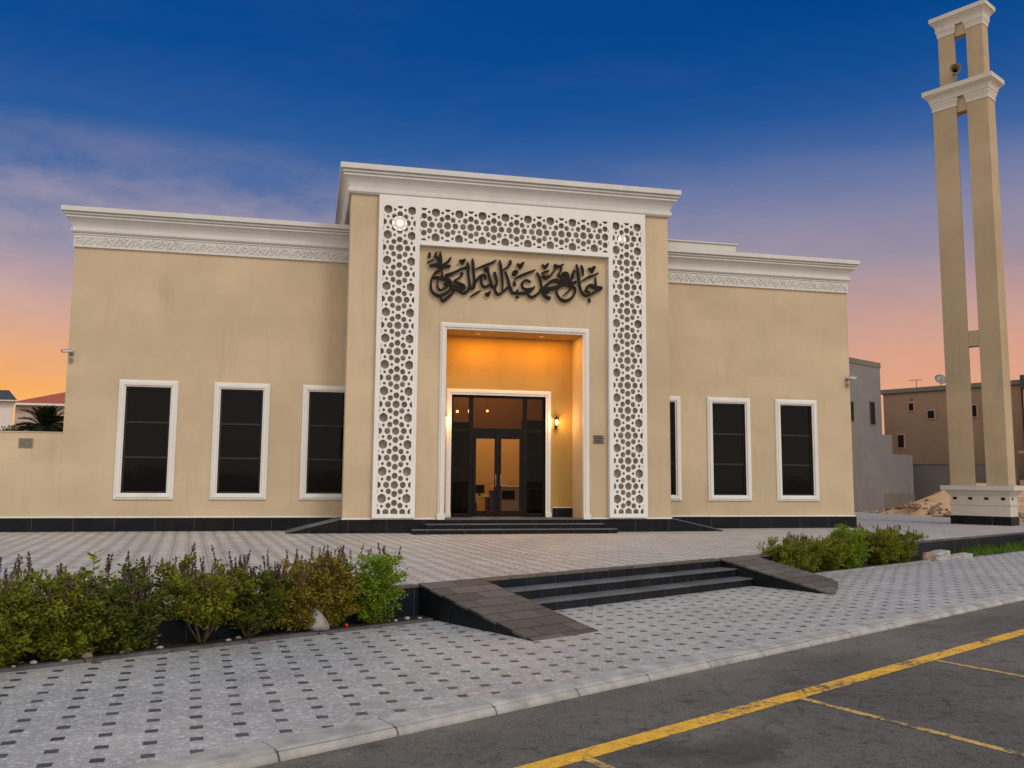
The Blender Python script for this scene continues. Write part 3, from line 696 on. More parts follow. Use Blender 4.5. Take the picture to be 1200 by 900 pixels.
# ------------------------------------------------------------------ lettering over the door
SIGN = """444,796,2.9 446,781,9.2 449,749,7.7 451,726,7.7 449,710,10.6 441,707,8.6 434,707,5.8
429,785,2.7 432,770,9.2 433,744,7.7 437,717,8.1 432,700,9.6 420,691,9.2 407,696,6.9
435,771,5.8 414,764,7.3 391,751,8.6 375,743,12.5 365,741,8.6
414,750,10.6 411,741,6.7 401,733,5.4 391,725,6.1 407,719,8.6 420,713,9.6 407,708,11.5 385,711,12.5 379,714,7.7
424,708,7.7 409,700,12.5 393,705,12.5 383,708,7.7
394,702,7.7 384,687,8.6 372,675,9.6 359,665,10.0 351,675,4.2
353,759,10.6 335,746,8.1 325,728,5.8 323,708,6.7 327,691,8.6 343,680,10.0 358,683,10.0 374,694,8.1 384,706,6.7 380,718,7.7
327,733,6.7 348,732,11.1 369,729,13.8 382,720,11.5
365,717,13.4 370,709,8.6 362,702,5.8
343,724,3.5 342,710,5.2 347,698,6.9 356,698,5.0 369,707,4.6
319,766,6.7 336,770,11.5 355,766,11.9 378,769,7.7
355,769,6.7 371,781,7.7 377,789,7.7 380,795,4.2
348,810,3.8 350,793,9.2 350,771,10.6
338,807,5.8 334,796,8.6 342,789,7.7 344,772,6.1
318,804,7.7 317,793,9.6
329,786,3.8 313,776,5.4
407,789,5.8 415,777,3.5 422,791,5.4 412,786,7.7 418,786,7.7
355,751,4.2 356,740,6.5
440,682,3.5 454,692,6.7 469,701,4.2
454,765,3.1 480,777,6.9 501,786,7.7 515,795,4.6
452,722,6.9 461,737,8.1 471,747,8.1 482,747,7.3 484,736,4.6
472,740,5.8 472,723,6.9 480,713,9.2 492,718,8.1 501,725,5.8
491,770,10.6 485,762,10.6 482,769,7.7
491,762,7.7 494,748,7.7 500,729,8.1 505,714,9.2 514,719,8.6 518,730,8.1 514,745,9.2 511,758,7.7
516,721,5.0 513,705,6.9 521,693,9.6 532,698,8.1 546,711,6.9 555,719,7.7
484,694,5.8 493,685,3.1 498,699,4.6 491,693,9.6
525,795,3.5 528,782,8.8 532,754,7.7 535,731,6.5 535,707,4.6
534,766,4.2 550,777,6.7 558,788,9.2 557,796,6.9
544,762,5.0 552,740,7.7 558,716,8.8 567,700,10.0 580,704,8.5 581,711,5.4
576,699,8.6 604,702,10.0 623,711,8.1 633,723,5.0
621,736,4.2 608,741,6.9 595,732,7.3 597,718,6.9 608,713,8.1 625,717,6.9
567,754,5.8 568,764,6.1 577,767,6.1 579,760,6.5 571,755,5.8 567,755,5.4
571,735,5.0 572,724,10.0
571,742,3.5 588,752,8.1 612,763,8.1 634,773,4.2
581,788,7.7 590,774,3.1 599,794,4.2 589,785,8.6
577,688,6.9 583,688,6.9
640,765,5.0 648,749,8.8 653,729,6.9 653,716,6.9 643,702,8.1 624,690,9.6 612,698,6.1 608,708,3.5
655,713,9.6 669,729,9.2 685,742,10.0 700,745,11.5 723,736,9.6
659,717,11.5 679,718,13.4 706,726,13.4 725,738,11.5
657,713,8.6 664,697,11.1 679,689,11.5
675,709,11.5 667,711,7.7
677,754,5.4 689,769,5.8 699,784,5.0
695,791,10.6 708,789,8.6 722,796,4.6
714,789,5.4 715,777,5.0 705,764,6.1
657,791,5.8 666,780,4.6 675,795,5.0 666,787,8.1
655,765,4.6 667,770,6.5 676,773,5.0
659,757,10.6 668,750,9.6 674,760,5.4
719,767,9.6 731,766,17.7 734,753,15.4
707,762,6.9 716,754,11.1 733,743,16.9 744,750,10.6 753,759,6.9
756,778,8.8 750,763,8.1 754,759,5.8
723,736,9.6 741,736,15.4 762,745,6.5
740,733,11.5 756,726,7.3 758,712,6.1 748,695,8.1 731,685,10.4 714,688,9.2 703,701,6.9 700,714,5.0
745,726,6.5 735,711,4.2 721,701,2.7
763,797,5.0 767,776,8.1 770,751,8.1 775,723,7.3 785,707,8.1 800,705,8.1 821,717,7.7 840,727,8.8
777,796,3.8 782,783,7.7 783,765,4.2
842,730,9.6 821,731,11.9 808,737,8.8 797,731,8.1 793,718,6.5 804,714,5.4
823,760,3.8 824,738,6.9
779,748,3.1 800,761,7.7 817,768,6.9 831,775,5.4
803,789,7.7 813,776,3.1 821,795,5.4 809,786,9.2
803,694,7.3 804,686,7.3"""
def smooth(pts, n=6):
    P = [pts[0]] + pts + [pts[-1]]; out = []
    for i in range(1, len(P)-2):
        for k in range(n):
            t = k/n; a, b, c, d = P[i-1], P[i], P[i+1], P[i+2]
            out.append(tuple(.5*((2*b[j]) + (-a[j]+c[j])*t + (2*a[j]-5*b[j]+4*c[j]-d[j])*t*t + (-a[j]+3*b[j]-3*c[j]+d[j])*t**3) for j in range(3)))
    return out + [pts[-1]]
m = MB()
for si, line in enumerate(SIGN.strip().split('\n')):
    pts = smooth([tuple(float(a)/100 for a in p.split(',')) for p in line.split()])
    yf = F-.085-.0021*(si % 14); yb = F-.02-.0011*(si % 14)
    L, R = [], []
    for i, (x, z, w) in enumerate(pts):
        a, b = pts[max(i-1, 0)], pts[min(i+1, len(pts)-1)]
        d = Vector((b[0]-a[0], b[1]-a[1])); d = d.normalized() if d.length > 1e-6 else Vector((1, 0))
        nrm = Vector((-d.y, d.x))*max(w, .02)/2*.87
        if i == 0: x -= d.x*w*.22; z -= d.y*w*.22
        if i == len(pts)-1: x += d.x*w*.22; z += d.y*w*.22
        L.append((x+nrm.x, z+nrm.y)); R.append((x-nrm.x, z-nrm.y))
    vs = []
    for (a, b), (c, d) in zip(L, R): vs += [(a, yf, b), (c, yf, d), (c, yb, d), (a, yb, b)]
    fs = []
    for i in range(len(pts)-1):
        o = i*4
        for k in range(4): fs.append((o+k, o+(k+1) % 4, o+4+(k+1) % 4, o+4+k))
    e = (len(pts)-1)*4; fs += [(0, 1, 2, 3), (e, e+1, e+2, e+3)]
    m.add(vs, fs)
sg = thing('calligraphy_sign', (5.75, F, 7.6), 'dark metal Arabic calligraphy mounted on the beige portal above the doorway', 'sign')
m.build('lettering', M['sign'], sg)
m = MB()
for x, z in ((3.6, 7.3), (4.45, 7.2), (5.2, 7.2), (6.0, 7.15), (6.6, 7.15), (7.3, 7.1), (7.9, 7.2), (4.0, 7.75)): m.tube([(x, F-.09, z), (x, F+.01, z)], .012, 6)
m.pieces('mounting_pin', M['black_metal'], sg)
pq = thing('plaque', (8.33, F, 2.72), 'small grey engraved metal plaque on the portal wall beside the doorway', 'plaque')
m = MB(); m.box(8.16, 8.50, F-.022, F-.001, 2.59, 2.85); m.build('plate', M['grey_metal'], pq, bevel=.004)
m = MB()
for k in range(4): m.box(8.19, 8.47 - (k % 2)*.04, F-.026, F-.0215, 2.625+k*.056, 2.65+k*.056)
m.build('engraved_lines', M['black_metal'], pq)

# ------------------------------------------------------------------ lamps
def lantern(x, z, label):
    y = BY; t_ = thing('wall_lantern', (x, y, z), label, 'lamp', 'lanterns beside the entrance doors')
    T = lambda X, Y, Z: (x+X, y-.13+Y, z+Z)
    m = MB(); m.box(x-.035, x+.035, y-.018, y-.001, z-.20, z-.02); m.tube([(x, y-.015, z-.10), (x, y-.07, z-.16), (x, y-.13, z-.15)], .012, 6); m.build('bracket', M['black_metal'], t_)
    m = MB(); m.lathe([(.001, .215), (.012, .21), (.018, .19), (.010, .175), (.03, .165), (.06, .13), (.085, .105), (.085, .092), (.001, .092)], T, 12)
    m.lathe([(.001, -.10), (.05, -.10), (.05, -.115), (.03, -.13), (.012, -.16), (.018, -.175), (.001, -.20)], T, 12)
    for k in range(6):
        a = 2*PI*k/6; m.tube([T(.075*math.cos(a), .075*math.sin(a), .094), T(.048*math.cos(a), .048*math.sin(a), -.10)], .005, 5)
    m.build('lantern_frame', M['black_metal'], t_)
    m = MB(); m.lathe([(.001, -.085), (.022, -.08), (.036, -.02), (.032, .03), (.012, .075), (.001, .08)], T, 12); m.build('bulb', M['lamp_on'], t_)
    l = bpy.data.lights.new('lantern_light', 'POINT'); l.energy = 16; l.color = (1, .58, .22); l.shadow_soft_size = .05
    o = bpy.data.objects.new('lantern_light', l); C.objects.link(o); o.location = (x, y-.26, z+.02)
lantern(7.31, 3.27, 'lit black lantern on the porch wall, in full view beside the glass doors')
lantern(3.82, 3.27, 'lit black lantern mostly hidden behind the white edge of the portal opening')
for x, lab in ((4.75, 'recessed porch ceiling lamp above the left of the glass doors'), (6.72, 'recessed porch ceiling lamp above the right of the glass doors, nearer the lantern')):
    t_ = thing('downlight', (x, 25.55, PZ-.03), lab, 'lamp', 'lamps in the porch ceiling')
    m = MB(); m.lathe([(.055, -.002), (.085, -.002), (.085, -.014), (.055, -.010)], lambda X, Y, Z: (x+X, 25.55+Y, PZ-.03+Z), 16); m.build('rim', M['white'], t_)
    m = MB(); m.lathe([(.001, -.006), (.055, -.006), (.055, -.003)], lambda X, Y, Z: (x+X, 25.55+Y, PZ-.03+Z), 16); m.build('bulb', M['downlight_on'], t_)
    l = bpy.data.lights.new('porch_light', 'SPOT'); l.energy = 26; l.color = (1, .42, .006); l.spot_size = rad(150); l.spot_blend = .8; l.shadow_soft_size = .05
    o = bpy.data.objects.new('porch_light', l); C.objects.link(o); o.location = (x, 25.55, PZ-.06)
pl_ = bpy.data.lights.new('porch_glow', 'AREA'); pl_.shape = 'RECTANGLE'; pl_.size = 3.6; pl_.size_y = .5; pl_.energy = 60; pl_.color = (1, .39, .004)
o = bpy.data.objects.new('porch_glow', pl_); C.objects.link(o); o.location = (5.78, 25.5, PZ-.05)
for x, r, lab in ((2.295, .22, 'white floodlight glowing through the lattice at its top corner over the left bushes'), (9.10, .13, 'white floodlight glowing through the lattice at its top corner nearest the minaret')):
    t_ = thing('floodlight', (x, F, 8.87), lab, 'lamp', 'floodlights behind the lattice')
    T = lambda X, Y, Z: (x+X, F-.035+Z, 8.87+Y)
    m = MB(); m.lathe([(.001, .03), (r+.01, .03), (r+.01, -.004), (r, -.004)], T, 20); m.build('housing', M['grey_metal'], t_)
    m = MB(); m.lathe([(.001, .0), (r, .0)], T, 20); m.build('lens', M['flood_on'], t_)
hl = bpy.data.lights.new('hall_light', 'AREA'); hl.shape = 'RECTANGLE'; hl.size = 4; hl.size_y = 2.5; hl.energy = 230; hl.color = (1, .56, .20)
o = bpy.data.objects.new('hall_light', hl); C.objects.link(o); o.location = (5.6, 29.6, 5.4)

def camera_on_wall(x, z, sx, label):
    y = W; t_ = thing('security_camera', (x, y, z), label, 'camera')
    m = MB(); m.box(x-.05, x+.05, y-.02, y-.001, z-.06, z+.06); m.tube([(x, y-.01, z), (x, y-.12, z-.02), (x+sx*.05, y-.2, z+.02)], .018, 6); m.build('bracket', M['grey_metal'], t_)
    d = Vector((sx*.8, -.55, -.18)).normalized(); c = Vector((x+sx*.05, y-.2, z+.05))
    m = MB(); m.tube([c-d*.10, c-d*.095, c+d*.16, c+d*.165], [.03, .045, .048, .04], 12); b_ = m.build('camera_body', M['offwhite'], t_)
    m = MB(); m.tube([c+d*.166, c+d*.172], [.034, .03], 12); m.build('camera_lens', M['black_metal'], t_)
    m = MB(); a = Vector((-d.y, d.x, 0)).normalized()
    m.add([c-d*.10+a*.055+Vector((0,0,.05)), c+d*.22+a*.055+Vector((0,0,.05)), c+d*.22-a*.055+Vector((0,0,.05)), c-d*.10-a*.055+Vector((0,0,.05))] + [c-d*.10+a*.055+Vector((0,0,.058)), c+d*.22+a*.055+Vector((0,0,.058)), c+d*.22-a*.055+Vector((0,0,.058)), c-d*.10-a*.055+Vector((0,0,.058))],
          [(0,1,2,3), (4,5,6,7), (0,1,5,4), (1,2,6,5), (2,3,7,6), (3,0,4,7)]); m.build('sun_shield', M['offwhite'], t_)
    m = MB(); m.box(x-.04, x+.04, y-.07, y-.001, z-.24, z-.13); m.build('junction_box', M['grey_metal'], t_, bevel=.006)
camera_on_wall(WX0+.10, 4.92, -1, 'pale security camera on the mosque corner above the low boundary wall')
camera_on_wall(WX1-.12, 4.98, 1, 'small security camera on the mosque corner nearest the grey unfinished house')

# short dark ramps either side of the portal
for xs, lab in (((-.62, .85), 'dark wedge ramp against the portal, near the left bushes'), ((12.30, 10.655), 'dark wedge ramp against the portal on its minaret side')):
    a, b = xs; t_ = thing('side_ramp', ((a+b)/2, 25.6, 0), lab, 'ramp')
    m = MB(); m.prism([(a, .002), (b, .002), (b, ZP+.0)], 25.0, W-.05, lambda p, q, w: (p, w, q)); m.build('ramp_body', M['granite'], t_)
    m = MB(); m.prism([(a, .004), (b, ZP+.002), (b, ZP+.03), (a, .032)], 24.975, W-.052, lambda p, q, w: (p, w, q)); m.build('ramp_slab', M['tread'], t_)

# boundary wall
bw = thing('boundary_wall', (-18, W, 0), 'low beige stucco boundary wall running off from the mosque corner', 'wall')
m = MB(); m.box(-34, WX0-.002, W, W+.25, 0, 2.70); m.build('wall', M['stucco'], bw)
m = MB(); m.box(-34, WX0-.002, W-.02, W+.27, 2.702, 2.73); m.build('coping', M['stucco'], bw, bevel=.006)
m = MB(); m.box(-34, WX0-.002, W-.045, W-.002, 0, ZP); m.pieces('plinth', M['granite'], bw)
m = MB(); m.box(-34, WX0-.002, W-.03, W-.0, ZP+.001, ZP+.045); m.pieces('plinth_trim', M['white'], bw, bevel=.008)
m = MB(); x0, x1, z0, z1 = -7.80, -7.45, 2.28, 2.54
m.box(x0, x1, W-.02, W-.001, z0, z0+.025); m.box(x0, x1, W-.02, W-.001, z1-.025, z1); m.box(x0, x0+.025, W-.02, W-.001, z0+.025, z1-.025); m.box(x1-.025, x1, W-.02, W-.001, z0+.025, z1-.025)
for k in range(6):
    zz = z0+.032+k*.033; m.add([(x0+.02, W-.018, zz), (x1-.02, W-.018, zz), (x1-.02, W-.002, zz+.026), (x0+.02, W-.002, zz+.026)], [(0, 1, 2, 3)])
m.build('vent', M['grey_metal'], bw)

# ------------------------------------------------------------------ minaret
U0, U1 = 34.3, 35.0; V0, V1 = 12.40, 14.47
mi = thing('minaret', RD(34.65, 13.4, 0), 'tall open beige minaret of two square shafts with cream collars', 'minaret')
def rb(m, u0, u1, v0, v1, z0, z1): m.box(u0, u1, v0, v1, z0, z1, RD)
m = MB(); rb(m, U0-.02, U1+.02, V0-.02, V1+.02, -.1, .32); m.pieces('plinth', M['granite'], mi)
def ring_profile(m, u0, u1, v0, v1, prof, cap=True):
    n = len(prof); vs = []
    for o, z in prof: vs += [RD(u0-o, v0-o, z), RD(u1+o, v0-o, z), RD(u1+o, v1+o, z), RD(u0-o, v1+o, z)]
    fs = [(i*4+k, i*4+(k+1) % 4, (i+1)*4+(k+1) % 4, (i+1)*4+k) for i in range(n-1) for k in range(4)]
    fs += [(3, 2, 1, 0), (4*n-4, 4*n-3, 4*n-2, 4*n-1)]
    m.add(vs, fs)
m = MB(); ring_profile(m, U0, U1, V0, V1, [(.0, .321), (.02, .321), (.02, .36), (0, .36), (0, .70), (.03, .715), (.03, .80), (0, .815), (0, 1.06), (.03, 1.07), (.05, 1.11), (.09, 1.16), (.12, 1.22), (.14, 1.225), (.14, 1.24), (.25, 1.26), (.25, 1.43)])
m.build('base', M['cream'], mi)
for v_ in (12.62, 13.19, 13.75, 14.30):
    m = MB(); rb(m, U0-.012, U0-.001, v_-.07, v_+.07, .91, 1.0); m.build('vent_slot', M['black_metal'], mi)
for u_ in (34.55,):
    m = MB(); rb(m, u_-.06, u_+.06, V0-.012, V0-.001, .91, 1.0); m.build('vent_slot', M['black_metal'], mi)
for a, b, c_ in ((12.41, 13.17, 12.41), (13.55, 14.45, 13.80)):
    m = MB(); m.prism([(U0+.01, a), (U1-.01, c_), (U1-.01, b), (U0+.01, b)], 1.431, 16.1, lambda p, q, w: RD(p, q, w)); m.build('shaft', M['beige_minaret'], mi, bevel=.01)
m = MB(); rb(m, U0+.04, U0+.45, 13.165, 13.74, 6.62, 7.20); rb(m, U0+.06, U0+.45, 13.165, 13.74, 15.78, 16.362)
m.pieces('cross_beam', M['beige_minaret'], mi)
m = MB()
for a, b in ((12.41, 13.17), (13.55, 14.45)): ring_profile(m, U0+.01, U1-.01, a, b, [(.004, 16.02), (.025, 16.02), (.025, 16.09), (.015, 16.11), (.03, 16.18), (.06, 16.27), (.07, 16.30), (.07, 16.36)])
ring_profile(m, U0, U1, V0, V1, [(.0, 16.365), (.08, 16.365), (.085, 16.43), (.11, 16.50), (.16, 16.58), (.215, 16.62), (.215, 16.66), (.265, 16.675), (.265, 16.86)])
m.build('collar', M['cream'], mi)
for a, b, c_ in ((12.49, 13.09, 12.49), (13.52, 14.15, 13.70)):
    m = MB(); m.prism([(U0+.06, a), (U1-.12, c_), (U1-.12, b), (U0+.06, b)], 16.881, 19.3, lambda p, q, w: RD(p, q, w)); m.build('upper_shaft', M['beige_minaret'], mi, bevel=.01)
m = MB(); rb(m, U0+.10, U0+.42, 13.085, 13.66, 18.86, 19.319); m.build('upper_beam', M['beige_minaret'], mi)
m = MB()
for a, b in ((12.49, 13.09), (13.52, 14.15)): ring_profile(m, U0+.06, U1-.12, a, b, [(.004, 19.0), (.02, 19.0), (.02, 19.08), (.035, 19.16), (.07, 19.25), (.07, 19.32)])
ring_profile(m, U0+.06, U1-.12, 12.49, 14.15, [(.0, 19.321), (.06, 19.321), (.065, 19.38), (.09, 19.45), (.14, 19.53), (.18, 19.57), (.18, 19.61), (.23, 19.625), (.23, 19.80)])
m.build('crown', M['cream'], mi)
sp_ = thing('loudspeaker', RD(U0-.05, 13.52, 17.25), 'beige horn loudspeaker on the upper stage of the minaret', 'loudspeaker')
dv = Vector(RD(-.85, -.45, 0)).normalized(); c0 = Vector(RD(U0-.02, 13.55, 17.36))
def along(p):
    a = dv.orthogonal().normalized(); b = dv.cross(a)
    return lambda X, Y, Z: tuple(p + a*X + b*Y + dv*Z)
m = MB(); m.lathe([(.05, 0), (.06, .12), (.11, .26), (.195, .36), (.21, .37), (.20, .36), (.12, .25), (.06, .12), (.001, .11)], along(c0), 24); m.build('horn', M['horn'], sp_)
m = MB(); m.lathe([(.001, -.16), (.07, -.16), (.075, -.02), (.05, .0)], along(c0), 16); m.build('driver', M['grey_metal'], sp_)
m = MB(); m.lathe([(.001, .135), (.055, .13), (.06, .20), (.045, .24), (.001, .25)], along(c0), 16); m.build('horn_core', M['black_metal'], sp_)
m = MB(); m.tube([c0, c0-Vector((0, 0, .44))], .02, 6); m.build('bracket', M['grey_metal'], sp_)

# ------------------------------------------------------------------ planting
def bush(u, v, h, w, leaf, nsp, seed, label, grp, leggy=.3, spike_h=.17, leaf_s=1.0, dens=1.0):
    r = random.Random(seed); bx, by, _ = RD(u, v); z0 = ZS+.02
    t_ = thing('bush', (bx, by, z0), label, 'bush', grp)
    stems, lv, spk = MB(), MB(), MB()
    def leafquad(p, d, L, wd, mb):
        d = d.normalized(); s_ = d.cross(Vector((r.gauss(0, 1), r.gauss(0, 1), r.gauss(0, 1)))).normalized()
        n = s_.cross(d)*wd*.35
        a, b, c_, e = p, p+d*L*.5+s_*wd*.5+n, p+d*L, p+d*L*.5-s_*wd*.5+n
        mb.add([a, b, c_, e], [(0, 1, 2), (0, 2, 3)])
    base = Vector((bx, by, z0)); tips = []
    ns = r.randint(7, 10)
    for i in range(ns):
        a = 2*PI*(i+r.random()*.7)/ns; rr = w*.5*r.uniform(.25, .8)
        top = base + Vector((math.cos(a)*rr, math.sin(a)*rr, h*r.uniform(.62, .92)))
        q0 = base + Vector((math.cos(a)*.05*r.random(), math.sin(a)*.05*r.random(), -.02))
        mid = q0.lerp(top, .45) + Vector((math.cos(a)*.06, math.sin(a)*.06, -.03)) + Vector((r.gauss(0, .025), r.gauss(0, .025), 0))
        path = [q0, q0.lerp(mid, .6)+Vector((r.gauss(0, .012), r.gauss(0, .012), 0)), mid, mid.lerp(top, .55)+Vector((r.gauss(0, .02), r.gauss(0, .02), .01)), top]
        stems.tube(path, [.012, .0105, .009, .006, .003], 5)
        for k in range(int(12*dens)):
            f = r.uniform(leggy, .97); st_ = mid.lerp(top, (f-.45)/.55) if f > .45 else q0.lerp(mid, f/.45)
            b2 = r.uniform(0, 2*PI); ext = w*.5*r.uniform(.15, .66)*(1.1-.5*abs(f-.6))
            tip = st_ + Vector((math.cos(b2)*ext, math.sin(b2)*ext, h*r.uniform(.02, .20)))
            tip.z = min(tip.z, z0+h*1.0)
            stems.tube([st_, st_.lerp(tip, .5)+Vector((0, 0, -.01)), tip], [.0045, .0035, .002], 4, False)
            tips.append((st_, tip))
        tips.append((mid, top))
    for a, b in tips:
        n = int(r.uniform(38, 62)*dens)
        for k in range(n):
            f = r.random()**.8; p = a.lerp(b, f) + Vector((r.gauss(0, .03), r.gauss(0, .03), r.gauss(0, .03)))
            d = (b-a).normalized()*.6 + Vector((r.gauss(0, .8), r.gauss(0, .8), r.gauss(.15, .6)))
            L = r.uniform(.034, .066)*leaf_s; leafquad(p, d, L, L*r.uniform(.42, .62), lv)
    cand = sorted(tips, key=lambda t: -t[1].z)[:max(int(nsp*1.6), 8)]
    for k in range(int(nsp*1.25)):
        p = r.choice(cand)[1] + Vector((r.gauss(0, .045), r.gauss(0, .045), r.uniform(-.01, .05))); L = spike_h*r.uniform(.6, 1.3)
        d = Vector((r.gauss(0, .13), r.gauss(0, .13), 1)).normalized()
        spk.tube([p, p+d*L], [.004, .002], 4, False)
        for j in range(int(34*L/.17)):
            f = r.uniform(.2, 1); q_ = p+d*L*f
            leafquad(q_, Vector((r.gauss(0, 1), r.gauss(0, 1), .9)), r.uniform(.018, .032)*(1.25-.5*f), .016, spk)
    stems.build('stems', M['stem'], t_, fix=False)
    nl = len(lv.f); lv.add(spk.v, spk.f); fo = lv.build('foliage', leaf, t_, fix=False); fo.data.materials.append(M['spike'])
    fo.data.polygons.foreach_set('material_index', [0]*nl + [1]*(len(fo.data.polygons)-nl))
G1, G2 = 'bushes along the near planter', 'bushes along the far planter'
bush(1.45, 10.25, 0.977, 1.2, M['leaf2'], 26, 99, 'dark green bush at the very start of the near planter, cut by the picture edge', G1, .0, .17, 1.1, 1.25)
bush(2.10, 10.26, 0.986, 1.1, M['leaf1'], 34, 1, 'green bush with tall purple flower spikes farthest from the stairs', G1, .0, .2, 1.1, 1.3)
bush(2.66, 10.25, 0.930, 1.05, M['leaf1'], 24, 2, 'second green bush from the far left end, with one yellowish shoot on top', G1, .0, .18, 1.1, 1.3)
bush(3.24, 10.27, 0.911, 1.15, M['leaf2'], 46, 3, 'wide dark green bush topped with many short purple spikes, third in the near planter', G1, .0, .15, 1.1, 1.35)
bush(4.14, 10.27, .96, 1.1, M['leaf1'], 50, 4, 'tall leggy bush with bare pale stems below and purple spikes on top', G1, .36, .19, 1.1, 1.2)
bush(4.72, 10.28, 0.837, .85, M['leaf2'], 18, 5, 'small dark bush between the leggy bush and the olive ones', G1, .25, .14, 1.05, 1.2)
bush(5.30, 10.27, 0.949, .95, M['leaf3'], 30, 6, 'yellowish olive bush with pinkish spikes behind the white bag', G1, .12, .2, 1.05, 1.3)
bush(5.84, 10.28, 0.930, .85, M['leaf3'], 26, 7, 'brownish olive bush next to the bright green bush', G1, .1, .16, 1.05, 1.3)
bush(6.42, 10.26, 0.949, 1.0, M['leaf4'], 8, 8, 'bright green rounded bush nearest the stairs', G1, .05, .12, .9, 1.25)
bush(16.30, 10.27, 0.725, .95, M['leaf1'], 16, 11, 'low dark bush touching the stair slab in the far planter', G2, .03, .1, 1.0, 1.45)
bush(17.02, 10.27, 0.800, .95, M['leaf1'], 22, 12, 'second bush from the stair slab in the far planter, with dark spikes', G2, .03, .1, 1.0, 1.45)
bush(18.10, 10.27, 0.744, .85, M['leaf1'], 10, 13, 'smaller bush beside the tallest bright bush of the far planter', G2, .03, .1, 1.0, 1.45)
bush(18.95, 10.27, 0.911, 1.15, M['leaf4'], 4, 14, 'tallest bright green bush in the middle of the far planter', G2, .03, .1, 1.0, 1.6)
bush(20.35, 10.27, 0.818, 1.05, M['leaf1'], 16, 15, 'bush beside the last one of the far planter, away from the rubble', G2, .03, .1, 1.0, 1.45)
bush(21.25, 10.27, 0.856, 1.05, M['leaf1'], 18, 16, 'last bush of the far planter, next to the white rubble', G2, .03, .1, 1.0, 1.45)
# the one leafy shoot that stands above the bushes
r = random.Random(21); t_ = thing('sapling', RD(2.86, 10.22, ZS), 'single yellow green shoot with broad leaves rising above the bushes', 'plant')
b0 = Vector(RD(2.86, 10.22, ZS)); m = MB(); m.tube([b0, b0+Vector((.01, 0, .5)), b0+Vector((.04, .01, 1.13))], [.008, .006, .003], 5); m.build('stem', M['stem'], t_, fix=False)
m = MB()
for k in range(9):
    p = b0+Vector((.01+.03*k/9, 0, .80+.34*k/9)); a = k*2.4; d = Vector((math.cos(a), math.sin(a), .55)).normalized(); s_ = d.cross(Vector((0, 0, 1))).normalized(); L = .13
    m.add([p, p+d*L*.4+s_*L*.34, p+d*L, p+d*L*.4-s_*L*.34], [(0, 1, 2), (0, 2, 3)])
m.build('leaves', M['leaf4'], t_, fix=False)

# grass strip by the minaret
m = MB(); r = random.Random(5)
for k in range(9000):
    u, v = r.uniform(24.6, 46), r.uniform(9.85, 10.40)
    if r.random() < .25*(1+math.sin(u*2.1)) : continue
    p = Vector(RD(u, v, ZS+.01)); h = r.uniform(.07, .24)*(1.15 if v > 10.15 else .75); a = r.uniform(0, 2*PI); s_ = Vector((math.cos(a), math.sin(a), 0))*.016
    tip = p+Vector((r.gauss(0, .05), r.gauss(0, .05), h)); m.add([p-s_, p+s_, tip], [(0, 1, 2)])
tag(m.build('grass', M['grass'], fix=False), 'rough green grass strip along the dark plaza wall below the minaret', 'grass', kind='stuff')

# stones and litter
def stone(name, u, v, z, sx, sy, sz, mat, label, cat, seed, grp=None, flat=False):
    r = random.Random(seed); bm = bmesh.new(); bmesh.ops.create_icosphere(bm, subdivisions=2, radius=1)
    for q in bm.verts:
        n = 1+.28*mn.noise(q.co*1.3+Vector((seed*3.1, 0, 0)))+.12*mn.noise(q.co*3.1+Vector((0, seed, 0)))
        q.co = Vector((q.co.x*sx*n, q.co.y*sy*n, max(-.55, min(.6 if flat else 9, q.co.z))*sz*n))
    me = bpy.data.meshes.new(name); bm.to_mesh(me); bm.free(); me.materials.append(mat)
    for p_ in me.polygons: p_.use_smooth = False
    o = bpy.data.objects.new(name, me); C.objects.link(o); x, y, _ = RD(u, v); o.location = (x, y, z+.5*sz); o.rotation_euler = (0, 0, r.uniform(0, 6))
    return tag(o, label, cat, grp)
def slab(u, v, z, a, b, h, ang, label):
    r = random.Random(int(u*10)); m = MB(); x, y, _ = RD(u, v)
    poly = [(-a, -b), (a*.8, -b*1.1), (a, b*.7), (a*.3, b), (-a*.9, b*.9)]; ca, sa = math.cos(ang), math.sin(ang)
    m.prism(poly, z, z+h, lambda p, q, w: (x+p*ca-q*sa, y+p*sa+q*ca, w + (p*.12 if w > z else 0)))
    o = m.build('rubble_slab', M['rock'], bevel=.02); tag(o, label, 'rubble', 'broken slabs at the end of the far planter')
slab(23.1, 10.22, ZS-.02, .42, .26, .11, .6, 'lowest broken pale slab in the rubble pile past the last bush')
slab(23.35, 10.27, ZS+.10, .34, .2, .08, .3, 'upper broken pale slab lying across the rubble pile past the last bush')
slab(24.05, 10.05, ZS-.02, .40, .2, .10, .1, 'broken pale slab lying nearest the grass strip')
stone('rock', 22.5, 10.1, ZS, .2, .14, .14, M['brownrock'], 'dull brown lump of rubble at the foot of the last far bush', 'rock', 31)
stone('rock', 5.52, 10.16, ZS+.03, .001, .001, .001, M['rock'], '', '', 1) if False else None
bag = MB(); r = random.Random(9)
bx, by, _ = RD(5.58, 10.12)
prof = [(.001, 0), (.15, .005), (.165, .05), (.135, .12), (.10, .18), (.07, .23), (.055, .27), (.045, .30), (.02, .32), (.001, .315)]
n = 18; vs = []
for i, (R_, z) in enumerate(prof):
    for k in range(n):
        a = 2*PI*k/n; q = R_*(1+.22*mn.noise(Vector((math.cos(a)*1.8, math.sin(a)*1.8, z*9)))); vs.append((bx+q*math.cos(a)*.9-z*.45+.05*mn.noise(Vector((z*8, a, 1))), by+q*math.sin(a)*.7, ZS+.035+z*1.25))
bag.add(vs, [(i*n+k, i*n+(k+1) % n, (i+1)*n+(k+1) % n, (i+1)*n+k) for i in range(len(prof)-1) for k in range(n)], True)
